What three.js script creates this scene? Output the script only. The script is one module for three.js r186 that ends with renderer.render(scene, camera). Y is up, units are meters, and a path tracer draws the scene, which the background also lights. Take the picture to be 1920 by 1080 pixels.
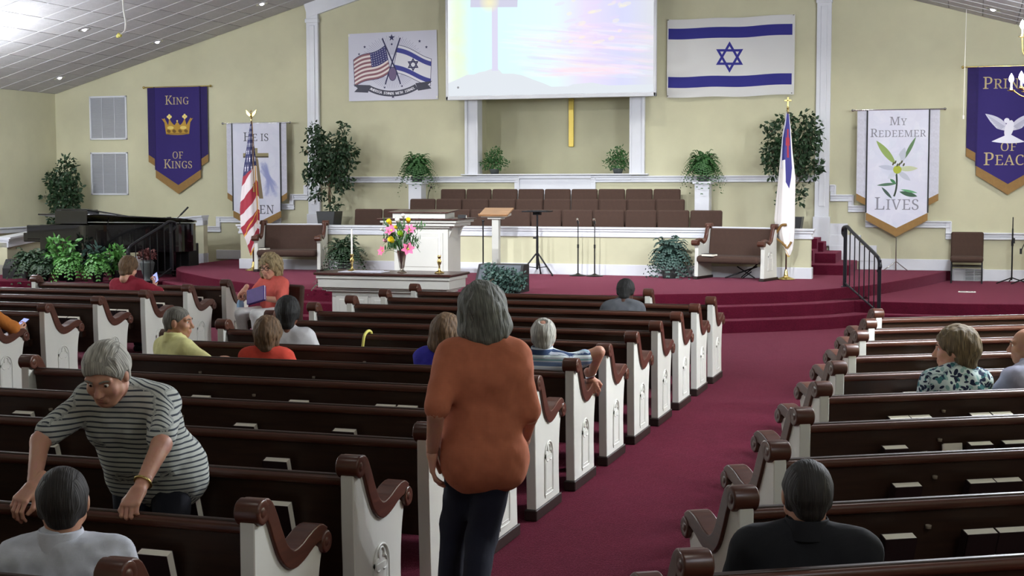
import * as THREE from 'three';
import { mergeGeometries } from 'three/addons/utils/BufferGeometryUtils.js';
import { RoundedBoxGeometry } from 'three/addons/geometries/RoundedBoxGeometry.js';
import { RectAreaLightUniformsLib } from 'three/addons/lights/RectAreaLightUniformsLib.js';

// ---------------------------------------------------------------- camera, exposure, lights
const scene = new THREE.Scene();
scene.background = new THREE.Color(0x000000);
const camera = new THREE.PerspectiveCamera(2 * Math.atan(540 / 2694) * 180 / Math.PI, 1920 / 1080, 0.1, 100);
camera.position.set(0, 2.05, 0);
camera.rotation.set(-0.07403, 0.31054, -0.00198, 'YXZ');
const renderer = new THREE.WebGLRenderer({ antialias: true });
renderer.toneMapping = THREE.LinearToneMapping;
renderer.toneMappingExposure = 2.05;
renderer.shadowMap.enabled = true;
RectAreaLightUniformsLib.init();

const L = {                       // lamp strengths, used by the lamp builders further down
  stageSpot: 86, wallCan: 6.2, can: 1.3, addedCan: 2.5, bulb: 3.3, screen: 0.2,
  warm: 0xf8f6ee, cool: 0xeef4ff, neutral: 0xf6f8ff,
};

// ---------------------------------------------------------------- random numbers and names
function rng(seed) { let a = seed >>> 0; return () => { a = (a + 0x6d2b79f5) | 0; let t = Math.imul(a ^ (a >>> 15), 1 | a); t = (t + Math.imul(t ^ (t >>> 7), 61 | t)) ^ t; return ((t ^ (t >>> 14)) >>> 0) / 4294967296; }; }
const V = (x, y, z) => new THREE.Vector3(x, y, z);
const used = {};
function numbered(name) { const base = name.replace(/_\d{3}$/, ''); const n = used[base] ?? 0; used[base] = n + 1; return n ? base + '_' + String(n).padStart(3, '0') : base; }
function tag(o, label, category, group) { o.userData = { label, category }; if (group) o.userData.group = group; return o; }
function thing(name, label, category, pos = [0, 0, 0], turn = 0, group) {
  const o = new THREE.Group(); o.name = numbered(name); scene.add(o);
  o.position.set(...pos); o.rotation.y = turn; return tag(o, label, category, group);
}
function copyOf(root, label, pos, turn) { const c = root.clone(); c.name = numbered(root.name); scene.add(c); c.userData = { ...root.userData, label }; if (pos) c.position.set(...pos); if (turn !== undefined) c.rotation.y = turn; return c; }
// texture coordinates in metres from the dominant direction of each face
function boxUV(g) {
  const p = g.attributes.position, n = g.attributes.normal, uv = new Float32Array(p.count * 2);
  for (let i = 0; i < p.count; i++) {
    const ax = Math.abs(n.getX(i)), ay = Math.abs(n.getY(i)), az = Math.abs(n.getZ(i));
    if (ay >= ax && ay >= az) { uv[2 * i] = p.getX(i); uv[2 * i + 1] = p.getZ(i); }
    else if (ax >= az) { uv[2 * i] = p.getZ(i); uv[2 * i + 1] = p.getY(i); }
    else { uv[2 * i] = p.getX(i); uv[2 * i + 1] = p.getY(i); }
  }
  g.setAttribute('uv', new THREE.BufferAttribute(uv, 2)); return g;
}
function fin(list, keepUV) {
  const gs = (Array.isArray(list) ? list.flat(4) : [list]).map((g) => {
    let h = g.index ? g.toNonIndexed() : g.clone();
    for (const k of Object.keys(h.attributes)) if (!['position', 'normal', 'uv'].includes(k)) h.deleteAttribute(k);
    if (!h.attributes.normal) h.computeVertexNormals();
    if (!h.attributes.uv) boxUV(h);
    return h;
  });
  const g = gs.length > 1 ? mergeGeometries(gs) : gs[0];
  return keepUV ? g : boxUV(g);
}
function mesh(name, geos, mat, parent, keepUV) {
  const m = new THREE.Mesh(geos.isBufferGeometry && geos.userData.done ? geos : fin(geos, keepUV), mat);
  m.geometry.userData.done = true;
  m.name = parent && parent !== scene ? name : numbered(name); (parent ?? scene).add(m); return m;
}
function struct(name, geos, mat, parent, keepUV) { const m = mesh(name, geos, mat, parent, keepUV); if (!parent) m.userData.kind = 'structure'; return m; }
// shape helpers
const rot = (g, e) => (e ? g.applyMatrix4(new THREE.Matrix4().makeRotationFromEuler(new THREE.Euler(...e))) : g);
const bx = (w, h, d, x = 0, y = 0, z = 0, e) => rot(new THREE.BoxGeometry(w, h, d), e).translate(x, y, z);
const rb = (w, h, d, r, x = 0, y = 0, z = 0, e, seg = 2) => rot(new RoundedBoxGeometry(w, h, d, seg, Math.min(r, w / 2.01, h / 2.01, d / 2.01)), e).translate(x, y, z);
const box2 = (x0, x1, y0, y1, z0, z1) => bx(x1 - x0, y1 - y0, z1 - z0, (x0 + x1) / 2, (y0 + y1) / 2, (z0 + z1) / 2);
const rbox2 = (x0, x1, y0, y1, z0, z1, r) => rb(x1 - x0, y1 - y0, z1 - z0, r, (x0 + x1) / 2, (y0 + y1) / 2, (z0 + z1) / 2);
const cyl = (r0, r1, h, x = 0, y = 0, z = 0, e, seg = 16) => rot(new THREE.CylinderGeometry(r1, r0, h, seg), e).translate(x, y, z);
const sph = (r, x, y, z, sx = 1, sy = 1, sz = 1, seg = 12) => new THREE.SphereGeometry(r, seg, Math.ceil(seg * 0.7)).scale(sx, sy, sz).translate(x, y, z);
const lathe = (pts, seg = 24, x = 0, y = 0, z = 0) => new THREE.LatheGeometry(pts.map(([r, h]) => new THREE.Vector2(r, h)), seg).translate(x, y, z);
function tube(pts, r, seg = 24, rs = 8) { return new THREE.TubeGeometry(new THREE.CatmullRomCurve3(pts.map((p) => V(...p)), false, 'catmullrom', 0.35), seg, r, rs, false); }
function bar(a, b, r, rs = 8) { const d = V(...b).sub(V(...a)), g = new THREE.CylinderGeometry(r, r, d.length(), rs); g.applyQuaternion(new THREE.Quaternion().setFromUnitVectors(V(0, 1, 0), d.clone().normalize())); return g.translate((a[0] + b[0]) / 2, (a[1] + b[1]) / 2, (a[2] + b[2]) / 2); }
function poly(pts, depth, bevel = 0) { const s = new THREE.Shape(pts.map(([x, y]) => new THREE.Vector2(x, y))); return new THREE.ExtrudeGeometry(s, { depth, bevelEnabled: bevel > 0, bevelSize: bevel, bevelThickness: bevel, bevelSegments: 1, curveSegments: 8 }); }
function planarUV(g, x0, y0, w, h) { const p = g.attributes.position, uv = new Float32Array(p.count * 2); for (let i = 0; i < p.count; i++) { uv[2 * i] = (p.getX(i) - x0) / w; uv[2 * i + 1] = (p.getY(i) - y0) / h; } g.setAttribute('uv', new THREE.BufferAttribute(uv, 2)); return g; }

// ---------------------------------------------------------------- textures
const perm = (() => { const r = rng(77), p = Array.from({ length: 256 }, (_, i) => i); for (let i = 255; i > 0; i--) { const j = Math.floor(r() * (i + 1)); [p[i], p[j]] = [p[j], p[i]]; } return p; })();
const h2 = (x, y) => perm[(perm[x & 255] + y) & 255] / 255;
function vnoise(x, y, px, py) { const xi = Math.floor(x), yi = Math.floor(y), fx = x - xi, fy = y - yi, u = fx * fx * (3 - 2 * fx), v = fy * fy * (3 - 2 * fy), m = (a, n) => ((a % n) + n) % n; const a = h2(m(xi, px), m(yi, py)), b = h2(m(xi + 1, px), m(yi, py)), c = h2(m(xi, px), m(yi + 1, py)), d = h2(m(xi + 1, px), m(yi + 1, py)); return a + (b - a) * u + (c - a) * v + (a - b - c + d) * u * v; }
function dataTex(n, f, srgb, sx = 1, sy = 1) {
  const d = new Uint8Array(n * n * 4);
  for (let y = 0; y < n; y++) for (let x = 0; x < n; x++) { const c = f(x / n, y / n), o = (y * n + x) * 4; for (let k = 0; k < 3; k++) d[o + k] = Math.max(0, Math.min(255, (Array.isArray(c) ? c[k] : c) * 255)); d[o + 3] = 255; }
  const t = new THREE.DataTexture(d, n, n); t.wrapS = t.wrapT = THREE.RepeatWrapping; t.magFilter = THREE.LinearFilter; t.minFilter = THREE.LinearMipmapLinearFilter; t.generateMipmaps = true; if (srgb) t.colorSpace = THREE.SRGBColorSpace; t.repeat.set(sx, sy); t.needsUpdate = true; return t;
}
const fbm = (u, v, f, o = 4) => { let s = 0, a = 0.5, t = 0; for (let i = 0; i < o; i++) { s += a * vnoise(u * f, v * f, f, f); t += a; a *= 0.5; f *= 2; } return s / t; };
const T = {
  wood: dataTex(256, (u, v) => { const g = vnoise(u * 6, v * 64, 6, 64) * 0.5 + vnoise(u * 12, v * 128, 12, 128) * 0.5, w = fbm(u, v, 4); return 0.72 + 0.22 * g + 0.08 * w; }, true, 0.9, 0.9),
  carpet: dataTex(256, (u, v) => 0.74 + 0.18 * vnoise(u * 128, v * 128, 128, 128) + 0.12 * fbm(u, v, 6), true, 1.3, 1.3),
  carpetB: dataTex(256, (u, v) => vnoise(u * 128, v * 128, 128, 128) * 0.7 + 0.3 * fbm(u, v, 32, 2), false, 2.5, 2.5),
  paint: dataTex(256, (u, v) => 0.93 + 0.06 * fbm(u, v, 8), true, 0.4, 0.4),
  cloth: dataTex(256, (u, v) => 0.82 + 0.1 * Math.abs(Math.sin(u * Math.PI * 64)) * Math.abs(Math.sin(v * Math.PI * 64)) + 0.1 * fbm(u, v, 8), true, 4, 4),
  tile: dataTex(256, (u, v) => 0.9 - (vnoise(u * 90, v * 90, 90, 90) > 0.86 ? 0.16 : 0) + 0.08 * fbm(u, v, 10), true, 1.6, 1.6),
  skin: dataTex(128, (u, v) => [0.93 + 0.07 * fbm(u, v, 6), 0.86 + 0.12 * fbm(v, u, 8), 0.84 + 0.12 * fbm(u, v, 8)], true, 5, 5),
  hair: dataTex(256, (u, v) => 0.45 + 0.55 * (0.6 * vnoise(u * 96, v * 10, 96, 10) + 0.4 * vnoise(u * 40, v * 5, 40, 5)), true, 4, 4),
  leaf: dataTex(128, (u, v) => 0.65 + 0.4 * fbm(u, v, 5), true, 3, 3),
};
const M = {};
const std = (name, color, roughness = 0.6, o = {}) => { const m = new THREE.MeshStandardMaterial({ roughness, ...o }); m.color.set(color); m.name = name; M[name] = m; return m; };
const phys = (name, color, roughness, o) => { const m = new THREE.MeshPhysicalMaterial({ roughness, ...o }); m.color.set(color); m.name = name; M[name] = m; return m; };
std('wall_paint', '#cbc8a8', 0.85, { map: T.paint });
std('white_paint', '#dfe1e6', 0.45, { map: T.paint });
std('pew_white', '#dfdfd6', 0.4, { map: T.paint });
std('altar_white', '#c6c6be', 0.4, { map: T.paint });
std('tile', '#c8c6c5', 0.95, { map: T.tile, bumpMap: T.tile, bumpScale: 0.002 });
std('grid', '#8c8c8c', 0.6);
phys('carpet', '#5a162a', 0.98, { map: T.carpet, bumpMap: T.carpetB, bumpScale: 0.004, specularIntensity: 0.15, sheen: 1, sheenColor: new THREE.Color('#d6839b'), sheenRoughness: 0.42 });
std('pew_wood', '#3c271b', 0.42, { map: T.wood });
std('cap_wood', '#5e3729', 0.3, { map: T.wood });
std('dark_top', '#4a2a24', 0.25, { map: T.wood });
std('light_wood', '#b98c60', 0.4, { map: T.wood });
std('plinth', '#2c1a14', 0.5, { map: T.wood });
std('upholstery', '#4b352a', 0.9, { map: T.cloth });
std('black_metal', '#16161a', 0.4, { metalness: 0.5 });
std('rail_metal', '#1a1a20', 0.35, { metalness: 0.4 });
phys('piano_black', '#08080a', 0.12, { clearcoat: 0.6 });
std('brass', '#d2bb78', 0.24, { metalness: 1 });
std('gold_satin', '#c9b25a', 0.35, { metalness: 0.7 });
std('chrome', '#cfcfcf', 0.15, { metalness: 1 });
std('silver', '#c8c0b4', 0.2, { metalness: 1 });
std('black_plastic', '#0c0c0e', 0.55);
std('grille_cloth', '#101012', 0.9);
std('grille_grey', '#b2b4b8', 0.7);
std('tee_white', '#bcbcbe', 0.5);
std('speaker_grey', '#5a6066', 0.9, { map: T.cloth });
std('cream_page', '#efeada', 0.8);
std('book_dark', '#2a1416', 0.6, { map: T.cloth });
std('book_black', '#101012', 0.6);
std('pot_black', '#14171a', 0.35);
std('pot_clay', '#7c4632', 0.8);
std('pot_grey', '#4c5150', 0.7);
std('soil', '#2a2018', 1);
std('bark', '#6a5640', 0.9, { map: T.wood });
std('leaf_dark', '#2c4a2a', 0.55, { map: T.leaf, side: THREE.DoubleSide });
std('leaf_mid', '#3f7036', 0.55, { map: T.leaf, side: THREE.DoubleSide });
std('leaf_bright', '#5c9c46', 0.5, { map: T.leaf, side: THREE.DoubleSide });
std('leaf_blue', '#46645a', 0.6, { map: T.leaf, side: THREE.DoubleSide });
std('holder', '#9a8d7c', 0.5);
std('wax', '#f2efe6', 0.4);
std('gold_hem', '#98733a', 0.7, { map: T.cloth });
std('purple_cloth', '#24105c', 0.8, { map: T.cloth });
std('white_cloth', '#d6d6e2', 0.8, { map: T.cloth });
std('cord_white', '#e6e4dc', 0.5);
std('cord_yellow', '#d8d068', 0.5);
std('lens_black', '#0a0a0a', 0.2);
const glow = (name, color, k) => { const m = new THREE.MeshStandardMaterial({ color: 0x000000, roughness: 1 }); m.emissive.set(color); m.emissiveIntensity = k; m.name = name; M[name] = m; return m; };
glow('bulb_glow', '#eeeaff', 8); glow('can_glow', '#f6f4ff', 3); glow('phone_glow', '#a8b4ff', 0.6);
function canvasTex(w, h, draw) { const c = document.createElement('canvas'); c.width = w; c.height = h; const g = c.getContext('2d'); draw(g, w, h); const t = new THREE.CanvasTexture(c); t.colorSpace = THREE.SRGBColorSpace; t.anisotropy = 4; return t; }

// ---------------------------------------------------------------- measures of the room
const XL = -18.34, XR = 3.4, ZB = -25.9, ZF = 4.0, XM = -7.47, EAVE = 3.873, SL = 0.2829, RIDGE = EAVE + SL * (XM - XL);
const roofY = (x) => (x < XM ? EAVE + SL * (x - XL) : EAVE + SL * (XR - x));
const HS = 0.495, HP = 0.33, HT = 0.165, ZK = -23.16;
// ---------------------------------------------------------------- floor, walls, ceiling
struct('floor', box2(XL - 0.2, XR + 0.2, -0.2, 0, ZB - 1.3, ZF + 0.2), M.carpet);
{
  const gable = (z0, z1, hole) => {
    const s = new THREE.Shape([[XL - 0.2, -0.2], [XR + 0.2, -0.2], [XR + 0.2, EAVE + 0.3], [XM, RIDGE + 0.35], [XL - 0.2, EAVE + 0.3]].map((p) => new THREE.Vector2(...p)));
    if (hole) s.holes.push(new THREE.Path([[hole[0], hole[2]], [hole[0], hole[3]], [hole[1], hole[3]], [hole[1], hole[2]]].map((p) => new THREE.Vector2(...p))));
    return new THREE.ExtrudeGeometry(s, { depth: z1 - z0, bevelEnabled: false }).translate(0, 0, z0);
  };
  struct('wall_back', gable(ZB - 0.2, ZB, [-8.977, -6.022, 2.175, 5.2]), M.wall_paint);
  struct('wall_front', gable(ZF, ZF + 0.2), M.wall_paint);
  struct('wall_left', box2(XL - 0.2, XL, -0.2, EAVE + 0.25, ZB - 0.2, ZF + 0.2), M.wall_paint);
  struct('wall_right', box2(XR, XR + 0.2, -0.2, EAVE + 0.25, ZB - 0.2, ZF + 0.2), M.wall_paint);
  // the recess behind the screen: back, sides, floor and top
  const n = struct('wall_recess', [box2(-9.3, -5.7, 1.9, 5.5, -26.92, -26.8), box2(-9.3, -9.12, 2.172, 5.3, -26.8, ZB - 0.19), box2(-5.88, -5.7, 2.172, 5.3, -26.8, ZB - 0.19), box2(-9.3, -5.7, 5.3, 5.5, -26.8, ZB - 0.19), box2(-9.3, -5.7, 1.9, 2.172, -26.8, ZB - 0.19)], M.wall_paint);
  n.userData.kind = 'structure';
  // sloped ceiling slabs with lay-in tiles
  const c = struct('ceiling', [-1, 1].map((s) => { const w = (XM - XL + 0.35) / Math.cos(Math.atan(SL)); const xm = XM + s * (XM - XL + 0.35) / 2; return bx(w, 0.12, ZF - ZB + 0.4, xm, roofY(xm) + 0.0825, (ZB + ZF) / 2, [0, 0, -s * Math.atan(SL)]); }), M.grid);
  const tw = 0.545, td = 0.62, ang = Math.atan(SL), r = rng(5);
  const tg = fin(rb(tw / Math.cos(ang) - 0.014, 0.016, td - 0.014, 0.004, 0, 0, 0, null, 1)); tg.userData.done = true;
  const mats = [M.tile, M.tile.clone(), M.tile.clone()]; mats[1].color.multiplyScalar(0.965); mats[2].color.multiplyScalar(1.03);
  const put = (side, i, j) => { const d = (i + 0.5) * tw, x = side < 0 ? XL + 0.05 + d : XR - 0.05 - d, m = mesh('ceiling_tile', tg, mats[Math.floor(r() * 3)], c); m.position.set(x, roofY(x) + 0.012, ZB + 0.02 + (j + 0.5) * td); m.rotation.z = -side * ang; };
  for (const side of [-1, 1]) { const n = side < 0 ? 11 : 9, w = n * tw / Math.cos(ang), bg = fin(bx(w, 0.008, 0.014)); bg.userData.done = true; for (let j = 1; j <= 13; j++) { const d = n * tw / 2, x = side < 0 ? XL + 0.05 + d : XR - 0.05 - d, m = mesh('ceiling_bar', bg, M.tee_white, c); m.position.set(x, roofY(x) + 0.001, ZB + 0.02 + j * td); m.rotation.z = -side * ang; } }
  for (let j = 0; j < 13; j++) for (let i = 0; i < 11; i++) put(-1, i, j);
  for (let j = 0; j < 13; j++) for (let i = 0; i < 9; i++) put(1, i, j);
}
// rails, baseboards, pilasters: mouldings in stepped profiles
let trimN = 0;
const railX = (x0, x1, y, z = ZB) => [rbox2(x0, x1, y - 0.028, y, z, z + 0.06, 0.008), rbox2(x0, x1, y - 0.075, y - 0.028, z, z + 0.035, 0.006), rbox2(x0, x1, y - 0.12, y - 0.09, z, z + 0.045, 0.006), box2(x0, x1, y - 0.12, y - 0.02, z, z + 0.02)];
const railV = (x, y0, y1, z = ZB) => [rbox2(x - 0.05, x + 0.05, y0 - 0.021, y1 - 0.009, z, z + 0.039, 0.006), rbox2(x + 0.02, x + 0.047, y0 - 0.017, y1 - 0.013, z, z + 0.053, 0.006)];
const trim = (g, m = M.white_paint) => struct('trim_' + ++trimN, g, m);
{
  // choir-level rails either side of the recess
  trim(railX(-12.22, -8.17, 2.15)); trim(railX(-6.75, -2.68, 2.15));
  trim([railV(-8.2, 1.5, 2.15), railX(-9.0, -8.15, 2.19)]); trim([railV(-6.72, 1.5, 2.15), railX(-6.77, -6.0, 2.19)]);
  trim([box2(-8.17, -6.75, 1.5, 2.12, ZB, ZB + 0.02), rbox2(-8.17, -6.75, 2.1, 2.17, ZB, ZB + 0.06, 0.01)]);
  // stepped rails beside the pilasters
  for (const s of [1, -1]) {
    const X = (x) => (s > 0 ? x : 2 * XM - x), seg = (a, b, y) => railX(Math.min(X(a), X(b)), Math.max(X(a), X(b)), y);
    trim([seg(-2.42, -2.33, 1.985), railV(X(-2.36), 1.8, 1.985), seg(-2.41, -2.02, 1.81), railV(X(-2.05), 1.62, 1.81), seg(-2.1, -1.72, 1.62), railV(X(-1.75), 1.35, 1.62), seg(-1.8, -0.36, 1.355), railV(X(-0.4), 1.16, 1.355), seg(-0.45, s > 0 ? 3.4 : -3.4 - 0.01 + 6.81, 1.16)]);
    // pilaster with plinth, cap mouldings and sloping roof trim
    const x0 = Math.min(X(-2.677), X(-2.428)), x1 = Math.max(X(-2.677), X(-2.428)), xi = s > 0 ? x0 : x1, yt = roofY((x0 + x1) / 2);
    trim([rbox2(x0, x1, 0.9, yt - 0.02, ZB, ZB + 0.07, 0.006), rbox2(x0 + 0.07, x1 - 0.07, 1.6, 5.1, ZB + 0.05, ZB + 0.085, 0.01), rbox2(x0 - 0.025, x1 + 0.025, 0.9, 1.42, ZB, ZB + 0.095, 0.01), rbox2(x0 - 0.015, x1 + 0.015, 5.15, 5.23, ZB, ZB + 0.1, 0.01)]);
    const L2 = Math.abs(XM - xi) + 0.25, g = bx(L2 / Math.cos(Math.atan(SL)), 0.27, 0.08, 0, 0, 0, [0, 0, -s * Math.atan(SL)]).translate(XM + s * (L2 / 2), roofY(XM + s * L2 / 2) - 0.14, ZB + 0.04);
    trim([g]);
  }
  // recess casing
  for (const s of [-1, 1]) { const xo = s < 0 ? -9.225 : -5.742, xi = s < 0 ? -8.977 : -6.022, a = Math.min(xo, xi), b = Math.max(xo, xi); trim([rbox2(a, b, 2.17, 5.3, ZB, ZB + 0.05, 0.008), rbox2(s < 0 ? a : b - 0.05, s < 0 ? a + 0.05 : b, 2.17, 5.3, ZB + 0.03, ZB + 0.085, 0.008), rbox2(s < 0 ? b - 0.03 : a - 0.008, s < 0 ? b + 0.008 : a + 0.03, 2.18, 5.19, ZB - 0.21, ZB + 0.065, 0.006)]); }
  trim(rbox2(-9.3, -5.67, 2.165, 2.19, ZB - 0.2, ZB + 0.11, 0.008));
  // baseboards
  struct('baseboard_back', [rbox2(-1.9, -0.35, HS, 0.69, ZB, ZB + 0.03, 0.008), rbox2(-0.35, XR, HP, 0.53, ZB, ZB + 0.03, 0.008), rbox2(-14.6, -12.55, HS, 0.68, ZB, ZB + 0.03, 0.008), rbox2(-2.42, -2.1, 0.98, 1.3, ZB, ZB + 0.03, 0.008), rbox2(-2.42, -1.87, 0.81, 1.1, ZB, ZB + 0.036, 0.008), rbox2(-2.42, -1.6, 0.64, 0.92, ZB, ZB + 0.042, 0.008), rbox2(-12.22, -2.68, 1.06, 1.2, ZB, ZB + 0.03, 0.008)], M.white_paint);
  struct('baseboard_left', rbox2(XL, XL + 0.03, HP, 0.53, ZB, -14, 0.008), M.white_paint);
  trim([rbox2(XL, XL + 0.06, 1.13, 1.16, ZB, -14, 0.008), rbox2(XL, XL + 0.035, 1.04, 1.13, ZB, -14, 0.008)]);
}
// ---------------------------------------------------------------- carpeted stage, steps, side platforms
{
  const edge = new THREE.CatmullRomCurve3([[-0.36, -26.1], [-0.75, -24.4], [-1.3, -22.5], [-1.68, -21.6], [-2.3, -20.65], [-3.36, -19.83], [-4.01, -19.47], [-4.68, -19.13], [-6, -18.87], [-7.5, -18.78], [-8.6, -18.8], [-9.38, -18.98], [-10.13, -19.44], [-10.71, -19.87], [-11.69, -20.62], [-12.56, -21.47], [-13.3, -22.25], [-14.0, -23.6], [-14.25, -26.1]].map(([x, z]) => V(x, 0, z)), false, 'catmullrom', 0.5);
  const P = edge.getPoints(90);
  // offset towards the congregation (+z side of a curve that runs from right to left)
  const offset = (off) => P.map((p, i) => { const a = P[Math.max(0, i - 1)], b = P[Math.min(P.length - 1, i + 1)], t = b.clone().sub(a).normalize(); return [p.x + t.z * off, p.z - t.x * off]; });
  const solid = (pts, y0, y1) => { const s = new THREE.Shape(pts.map(([x, z]) => new THREE.Vector2(x, -z))); return new THREE.ExtrudeGeometry(s, { depth: y1 - y0 - 0.012, bevelEnabled: true, bevelSize: 0.012, bevelThickness: 0.012, bevelSegments: 2 }).rotateX(-Math.PI / 2).translate(0, y0, 0); };
  const clip = (pts, x0, x1, zmin) => pts.filter(([x, z]) => x > x0 && x < x1 && z > zmin);
  const back = (pts) => [...pts, [pts[pts.length - 1][0], ZB], [pts[0][0], ZB]];
  struct('floor_stage', solid(back(offset(0).map(([x, z]) => [x, Math.max(z, ZB)])), 0, HS - 0.0), M.carpet);
  const t2 = clip(offset(0.3), -13.6, -1.35, -22.3), t1 = clip(offset(0.6), -13.8, -1.3, -22.0);
  struct('floor_step', solid([...t2, [-13.4, -22.6], [-1.6, -22.6]], 0, HP), M.carpet);
  struct('floor_step_low', solid([...t1, [-13.4, -22.4], [-1.6, -22.4]], 0, HT), M.carpet);
  struct('floor_platform_right', solid([[-1.25, -21.05], [-0.2, -21.02], [1.6, -21.3], [XR, -21.4], [XR, ZB], [-2.2, ZB], [-2.2, -21.2], [-1.6, -21.1]].reverse(), 0, HP), M.carpet);
  struct('floor_platform_right_step', solid([[-1.3, -20.85], [-0.2, -20.78], [1.6, -21.06], [XR, -21.1], [XR, -21.5], [-1.6, -21.3]].reverse(), 0, HT), M.carpet);
  struct('floor_platform_left', solid([[XL, -21.1], [-14.5, -21.2], [-13.4, -21.9], [-13.0, -22.6], [-13.0, ZB], [XL, ZB]].reverse(), 0, HP), M.carpet);
  struct('floor_platform_left_step', solid([[XL, -20.8], [-14.4, -20.9], [-13.1, -21.7], [-13.0, -22.3], [XL, -22.3]].reverse(), 0, HT), M.carpet);
  // choir risers behind the knee wall, and the carpeted stair up to them
  struct('floor_choir', [box2(-12.3, -2.55, 0.4, 0.71, ZB, ZK - 0.1), box2(-12.3, -2.55, 0.7, 0.885, ZB, -24.42), box2(-12.3, -2.55, 0.88, 1.06, ZB, -25.1)], M.carpet);
  for (const s of [1, -1]) {
    const X = (a, b) => (s > 0 ? [a, b] : [2 * XM - b, 2 * XM - a]);
    const st = (a, b, y, z) => rbox2(...X(a, b), HS - 0.05, y, ZB, z, 0.012);
    struct('floor_choir_stair', [st(-2.56, -1.93, 0.66, -24.18), st(-2.56, -2.2, 0.825, -24.75), st(-2.56, -2.46, 0.99, -25.3)], M.carpet);
  }
  // knee wall in front of the choir
  const x0 = -12.57, x1 = -2.45;
  const kw = struct('wall_choir', [box2(x0, x1, HS - 0.05, 1.2, ZK - 0.14, ZK)], M.wall_paint);
  struct('trim_choir_cap', [rbox2(x0 - 0.06, x1 + 0.06, 1.255, 1.288, ZK - 0.2, ZK + 0.07, 0.008), rbox2(x0 - 0.04, x1 + 0.04, 1.215, 1.255, ZK - 0.18, ZK + 0.045, 0.008), rbox2(x0 - 0.015, x1 + 0.015, 1.17, 1.22, ZK - 0.155, ZK + 0.02, 0.004), rbox2(x0 - 0.03, x1 + 0.03, 1.125, 1.17, ZK - 0.17, ZK + 0.035, 0.008)], M.white_paint);
  struct('baseboard_choir', rbox2(x0 - 0.025, x1 + 0.025, HS - 0.02, 0.674, ZK - 0.165, ZK + 0.025, 0.01), M.white_paint);
  // sloped half wall of the ramp beside the piano
  const A = V(-17.22, 0, -22.6), B = V(-17.5, 0, -24.58), C = V(-14.15, 0, -24.68);
  const run = (p, q, h0, h1, th, lo, up) => { const d = q.clone().sub(p), len = d.length(), g = poly([[0, lo(0)], [len, lo(1)], [len, h1 + up], [0, h0 + up]], th).translate(0, 0, -th / 2); return g.applyMatrix4(new THREE.Matrix4().makeRotationY(Math.atan2(-d.z, d.x))).translate(p.x, 0, p.z); };
  const base = () => HP - 0.03, lf = (h0, h1, o) => (t) => h0 + (h1 - h0) * t + o;
  const parts = [[A, B, 1.03, 1.15], [B, C, 1.15, 1.41]];
  struct('wall_ramp', parts.map(([p, q, a, b]) => run(p, q, a, b, 0.16, base, -0.1)), M.wall_paint);
  struct('trim_ramp_cap', parts.flatMap(([p, q, a, b]) => [run(p, q, a, b, 0.3, lf(a, b, -0.03), 0), run(p, q, a, b, 0.24, lf(a, b, -0.075), -0.028), run(p, q, a, b, 0.21, lf(a, b, -0.19), -0.06)]), M.white_paint);
  struct('baseboard_ramp', parts.map(([p, q]) => run(p, q, HS + 0.02, HS + 0.18, 0.2, base, 0)), M.white_paint);
}
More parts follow.
